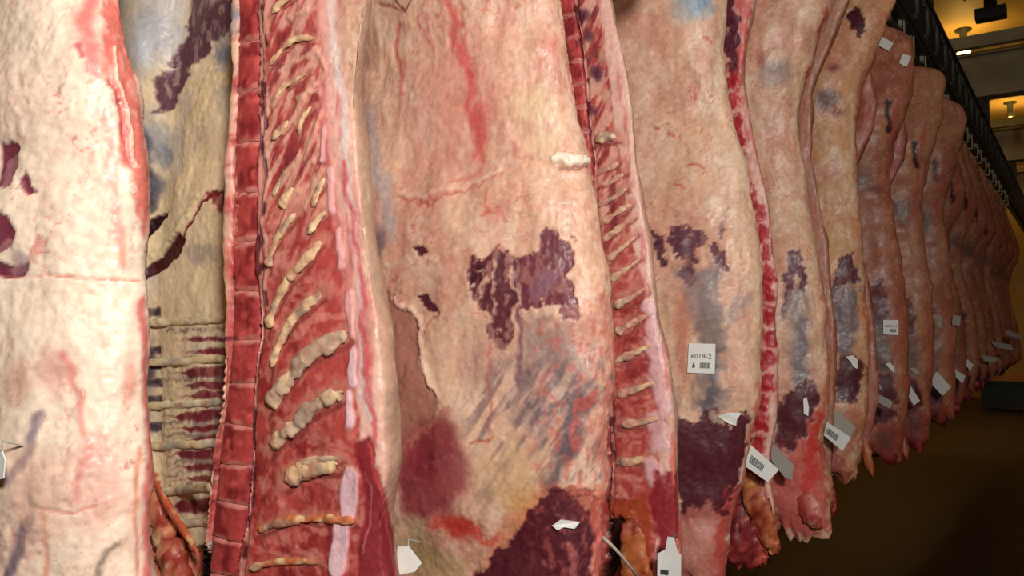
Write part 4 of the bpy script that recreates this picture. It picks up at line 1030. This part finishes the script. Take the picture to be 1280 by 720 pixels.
# ------------------------------------------------------------------ paper tags, stickers and clips
def quad_map(cs):
    a, b, c, d = [np.array(x) for x in cs]     # top-left, top-right, bottom-right, bottom-left
    return lambda s, t: (1-t)*((1-s)*d+s*c)+t*((1-s)*a+s*b)
def font_mesh(text):
    cu = bpy.data.curves.new('t', 'FONT'); cu.body = text; cu.size = 1; cu.align_x = 'LEFT'; cu.resolution_u = 3
    o = bpy.data.objects.new('t', cu); COL.objects.link(o)
    dg = bpy.context.evaluated_depsgraph_get(); me = bpy.data.meshes.new_from_object(o.evaluated_get(dg))
    v = np.array([w_.co[:] for w_ in me.vertices]); f = [tuple(p_.vertices) for p_ in me.polygons]
    bpy.data.objects.remove(o); bpy.data.curves.remove(cu); bpy.data.meshes.remove(me)
    v = v[:, :2]; v -= v.min(0); v /= v.max(0)
    return v, f
def card(name, pts, Y, label, cat, m, group=None, barcode=None, text=None, mark=None, tilt=0.0, curl=.004, part='card', thick=.0012):
    """flat tag; pts = picture outline, turned once into metres at its own distance Y"""
    W = [np.array(at(u, v, Y(u, v) if callable(Y) else Y)) for u, v in pts]
    if callable(Y): Y = float(np.mean([q[1] for q in W]))
    cen = sum(W)/len(W)
    for q in W: q[1] += tilt*(q[0]-cen[0])+curl*math.sin((q[2]-cen[2])*60)
    e = empty(name, cen, label, cat, group)
    n = len(W); v = [tuple(q-cen) for q in W]+[tuple(q-cen+np.array([0, thick, 0])) for q in W]
    f = [tuple(range(n))[::-1], tuple(range(n, 2*n))]+[(i, (i+1) % n, n+(i+1) % n, n+i) for i in range(n)]
    mesh_obj(part, v, f, m, e, smooth=False)
    off = np.array([0, -.0012, 0])
    if name == 'paper_tag':
        top = max(W, key=lambda q: q[2]); best = None
        for _, S in ALL:
            if abs(S.Y0-Y) > .6: continue
            D_ = S.D[::5]; dd = ((D_-top)**2*np.array([1, 1, .5])).sum(1); k = dd.argmin()
            if best is None or dd[k] < best[0]: best = (dd[k], D_[k])
        tgt = best[1]; print('TIE', label, round(math.sqrt(best[0]), 3))
        if math.sqrt(best[0]) < .03: tgt = top+np.array([0, .01, 0])
        mid = (top+tgt)/2+np.array([0, -.004, .01])
        BM().tube([tuple(top-cen), tuple(mid-cen), tuple(tgt-cen+np.array([0, .02, 0]))], .0014, 5).build('tie', M_PAPERG, e)
    if n == 4:
        M = quad_map([q-cen+off for q in W])
        def strip(bars, nm):
            vv = []; ff = []
            for (s0, s1, t0, t1) in bars:
                k = len(vv); vv += [tuple(M(s0, t0)), tuple(M(s1, t0)), tuple(M(s1, t1)), tuple(M(s0, t1))]; ff.append((k, k+1, k+2, k+3))
            mesh_obj(nm, vv, ff, M_INK, e, smooth=False)
        if barcode:
            s0, s1, t0, t1 = barcode; bars = []; s = s0; rs = random.Random(3)
            while s < s1:
                w_ = (s1-s0)*rs.choice([.03, .05, .07]); bars.append((s, min(s+w_, s1), t0, t1)); s += w_+(s1-s0)*rs.choice([.025, .04])
            strip(bars, 'barcode')
        if mark: strip(mark, 'printed_mark')
        if text:
            tx, (s0, s1, t0, t1) = text
            tv, tf = font_mesh(tx)
            mesh_obj('printed_number', [tuple(M(s0+a*(s1-s0), t0+b*(t1-t0))) for a, b in tv], tf, M_INK, e, smooth=False)
    return e
def lay(S, d=.007): return lambda u, v: float(S.look3(u, v)[1])-d
def surfY(S, u, v, d=.004): return float(S.look3(u, v)[1])-d
# stickers
card('number_sticker', [(861, 429), (894, 430), (893, 467), (859, 466)], lay(S4, .009), 'square white sticker reading 6019-2 on the fifth beef side', 'sticker', M_PAPER,
     barcode=(.46, .84, .17, .36), text=('6019-2', (.12, .88, .49, .65)), mark=[(.18, .28, .18, .27), (.2, .26, .27, .34)], curl=0, thick=.004)
card('number_sticker', [(1104, 400), (1123, 400), (1123, 419), (1104, 418)], lay(FAR[1], .014), 'small square sticker on the warm pink eleventh beef side', 'sticker', M_PAPER,
     barcode=(.44, .85, .18, .40), text=('6021-1', (.12, .88, .50, .68)), curl=0, thick=.004)
card('number_sticker', [(1191, 394), (1201, 395), (1200, 407), (1190, 406)], surfY(FAR[5], 1190, 400, .05), 'tiny square sticker on the dim fifteenth side, above the tags', 'sticker', M_PAPERG, curl=0)
card('number_sticker', [(1171, 395), (1177, 395), (1177, 410), (1171, 408)], surfY(FAR[3], 1163, 400, .04)+.5, 'tiny narrow sticker edge left of the other tiny sticker', 'sticker', M_PAPERG, curl=0)
TG = 'paper tags hanging low on the row'
card('paper_tag', [(940, 556), (972, 588), (959, 603), (932, 581)], 2.72, 'white barcode tag against the beaded strip of the sixth side', 'tag', M_PAPER, TG, barcode=(.12, .62, .28, .66), tilt=.3)
card('paper_tag', [(961, 557), (968, 556), (992, 581), (990, 600), (981, 597), (965, 577)], 3.15, 'blank grey tag just right of the white barcode tag', 'tag', M_PAPERG, TG)
card('paper_tag', [(1032, 526), (1064, 547), (1053, 564), (1027, 542)], 3.62, 'white barcode tag above the orange strip of the eighth side', 'tag', M_PAPER, TG, barcode=(.15, .62, .25, .65))
card('paper_tag', [(1042, 509), (1070, 534), (1063, 548), (1036, 528)], 3.74, 'blank grey tag tucked behind the right-hand barcode tag', 'tag', M_PAPERG, TG)
card('paper_tag', [(1086, 486), (1116, 502), (1113, 511), (1086, 497)], 4.70, 'long grey tag below the small square sticker', 'tag', M_PAPERG, TG)
card('paper_tag', [(1087, 471), (1096, 475), (1104, 487), (1094, 485)], 4.72, 'narrow folded tag directly above the long grey tag', 'tag', M_PAPERG, TG)
card('paper_tag', [(1125, 476), (1132, 472), (1150, 501), (1142, 507)], 5.55, 'pale steeply hanging tag right of the long grey tag', 'tag', M_PAPER, TG)
card('paper_tag', [(1158, 473), (1172, 465), (1189, 484), (1178, 495)], 6.40, 'broad pale tag, largest of the tags further down the row', 'tag', M_PAPER, TG)
card('paper_tag', [(1186, 457), (1207, 470), (1203, 479), (1185, 464)], 7.25, 'dull tag right of the broad pale tag', 'tag', M_PAPER, TG)
card('paper_tag', [(1209, 449), (1217, 456), (1213, 463), (1206, 456)], 8.10, 'very small dull tag right of the dull slanting tag', 'tag', M_PAPER, TG)
card('paper_tag', [(1228, 444), (1247, 447), (1245, 453), (1229, 451)], 9.0, 'flat-lying dull tag near the aisle end', 'tag', M_PAPERG, TG)
card('paper_tag', [(1238, 426), (1264, 431), (1267, 438), (1244, 434)], 10.0, 'wide dull tag near the right edge, above the yellow-lidded bin', 'tag', M_PAPERG, TG)
card('paper_tag', [(1256, 411), (1276, 419), (1278, 425), (1258, 419)], 11.0, 'dimmest tag, uppermost at the right edge', 'tag', M_PAPERG, TG)
card('paper_tag', [(834, 671), (842, 672), (846, 690), (851, 694), (851, 726), (821, 726), (822, 692), (831, 687)], 1.83, 'white shouldered tag at the bottom beside the orange strip', 'tag', M_PAPER, TG)
M4 = BM()
c0 = at(831, 715, 1.826); w_ = px_m(831, 715, 1.826)
M4.box((0, 0, 0), (w_*10, .0008, w_*5)); o = M4.build('printed_mark', M_INK); o.parent = [x for x in COL.objects if x.get('label', '').startswith('white shouldered')][0]; o.location = Vector(c0)-o.parent.location
card('paper_tag', [(495, 684), (508, 683), (527, 704), (520, 714), (497, 719)], 1.02, 'bright white tag scrap at the bottom, on the edge of the second side', 'tag', M_PAPER, TG)
card('paper_tag', [(-12, 562), (2, 563), (6, 575), (4, 598), (-12, 602)], surfY(S0, 6, 580, .012), 'white tag cut off by the left edge of the picture', 'tag', M_PAPER, TG, curl=0)
card('paper_tag', [(1096, 42), (1117, 54), (1111, 64), (1095, 55)], surfY(FAR[1], 1106, 53, .02), 'pale tag on the upper leg of the eleventh beef side', 'tag', M_PAPER, 'tags high on the legs')
card('paper_tag', [(1128, 67), (1139, 70), (1133, 84), (1124, 79)], surfY(FAR[1], 1131, 75, .02), 'small pale tag high on a leg, right of the larger pale leg tag', 'tag', M_PAPER, 'tags high on the legs')
b = BM(); b.tube([at(753, 671, 1.70), at(765, 682, 1.71), at(778, 696, 1.74), (at(800, 724, 1.79))], [.0045, .004, .0035, .0035], 8)
o = b.build('tag_strap', plain('plastic_strap', (190, 180, 168), .4), smooth=True, origin=tuple(at(775, 695, 1.73))); tag(o, 'thin grey-white strap slanting across the foot of the fourth side', 'strap')
# white clips pinned through the dark shoulder lean
CG = 'white clips in the dark red patches'
card('carcass_clip', [(690, 657), (700, 650), (724, 653), (718, 661), (705, 659), (697, 663)], lay(S2), 'white clip in the dark red patch of the big central side', 'clip', M_PAPER, CG, part='clip_body', thick=.006, curl=.001)
card('carcass_clip', [(897, 520), (908, 516), (927, 516), (921, 524), (920, 532), (910, 529)], lay(S4), 'white clip below the square number sticker', 'clip', M_PAPER, CG, part='clip_body', thick=.006, curl=.001)
card('carcass_clip', [(1004, 499), (1008, 496), (1011, 510), (1010, 520), (1005, 517)], lay(S6, .009), 'narrow upright white clip on the seventh beef side', 'clip', M_PAPER, CG, part='clip_body', thick=.006, curl=.001)
card('carcass_clip', [(1057, 446), (1066, 444), (1072, 450), (1072, 461), (1067, 459), (1064, 453)], lay(S8, .009), 'hooked white clip on the ninth beef side', 'clip', M_PAPER, CG, part='clip_body', thick=.006, curl=.001)
card('carcass_clip', [(1107, 455), (1112, 453), (1118, 459), (1117, 466), (1112, 461)], lay(FAR[1], .014), 'small pale clip below the small square sticker', 'clip', M_PAPER, CG, part='clip_body', thick=.006, curl=.001)
card('carcass_clip', [(1136, 461), (1143, 459), (1149, 464), (1149, 469), (1142, 466)], lay(FAR[3], .014), 'small pale clip above the steeply hanging tag', 'clip', M_PAPERG, CG, part='clip_body', thick=.006, curl=.001)
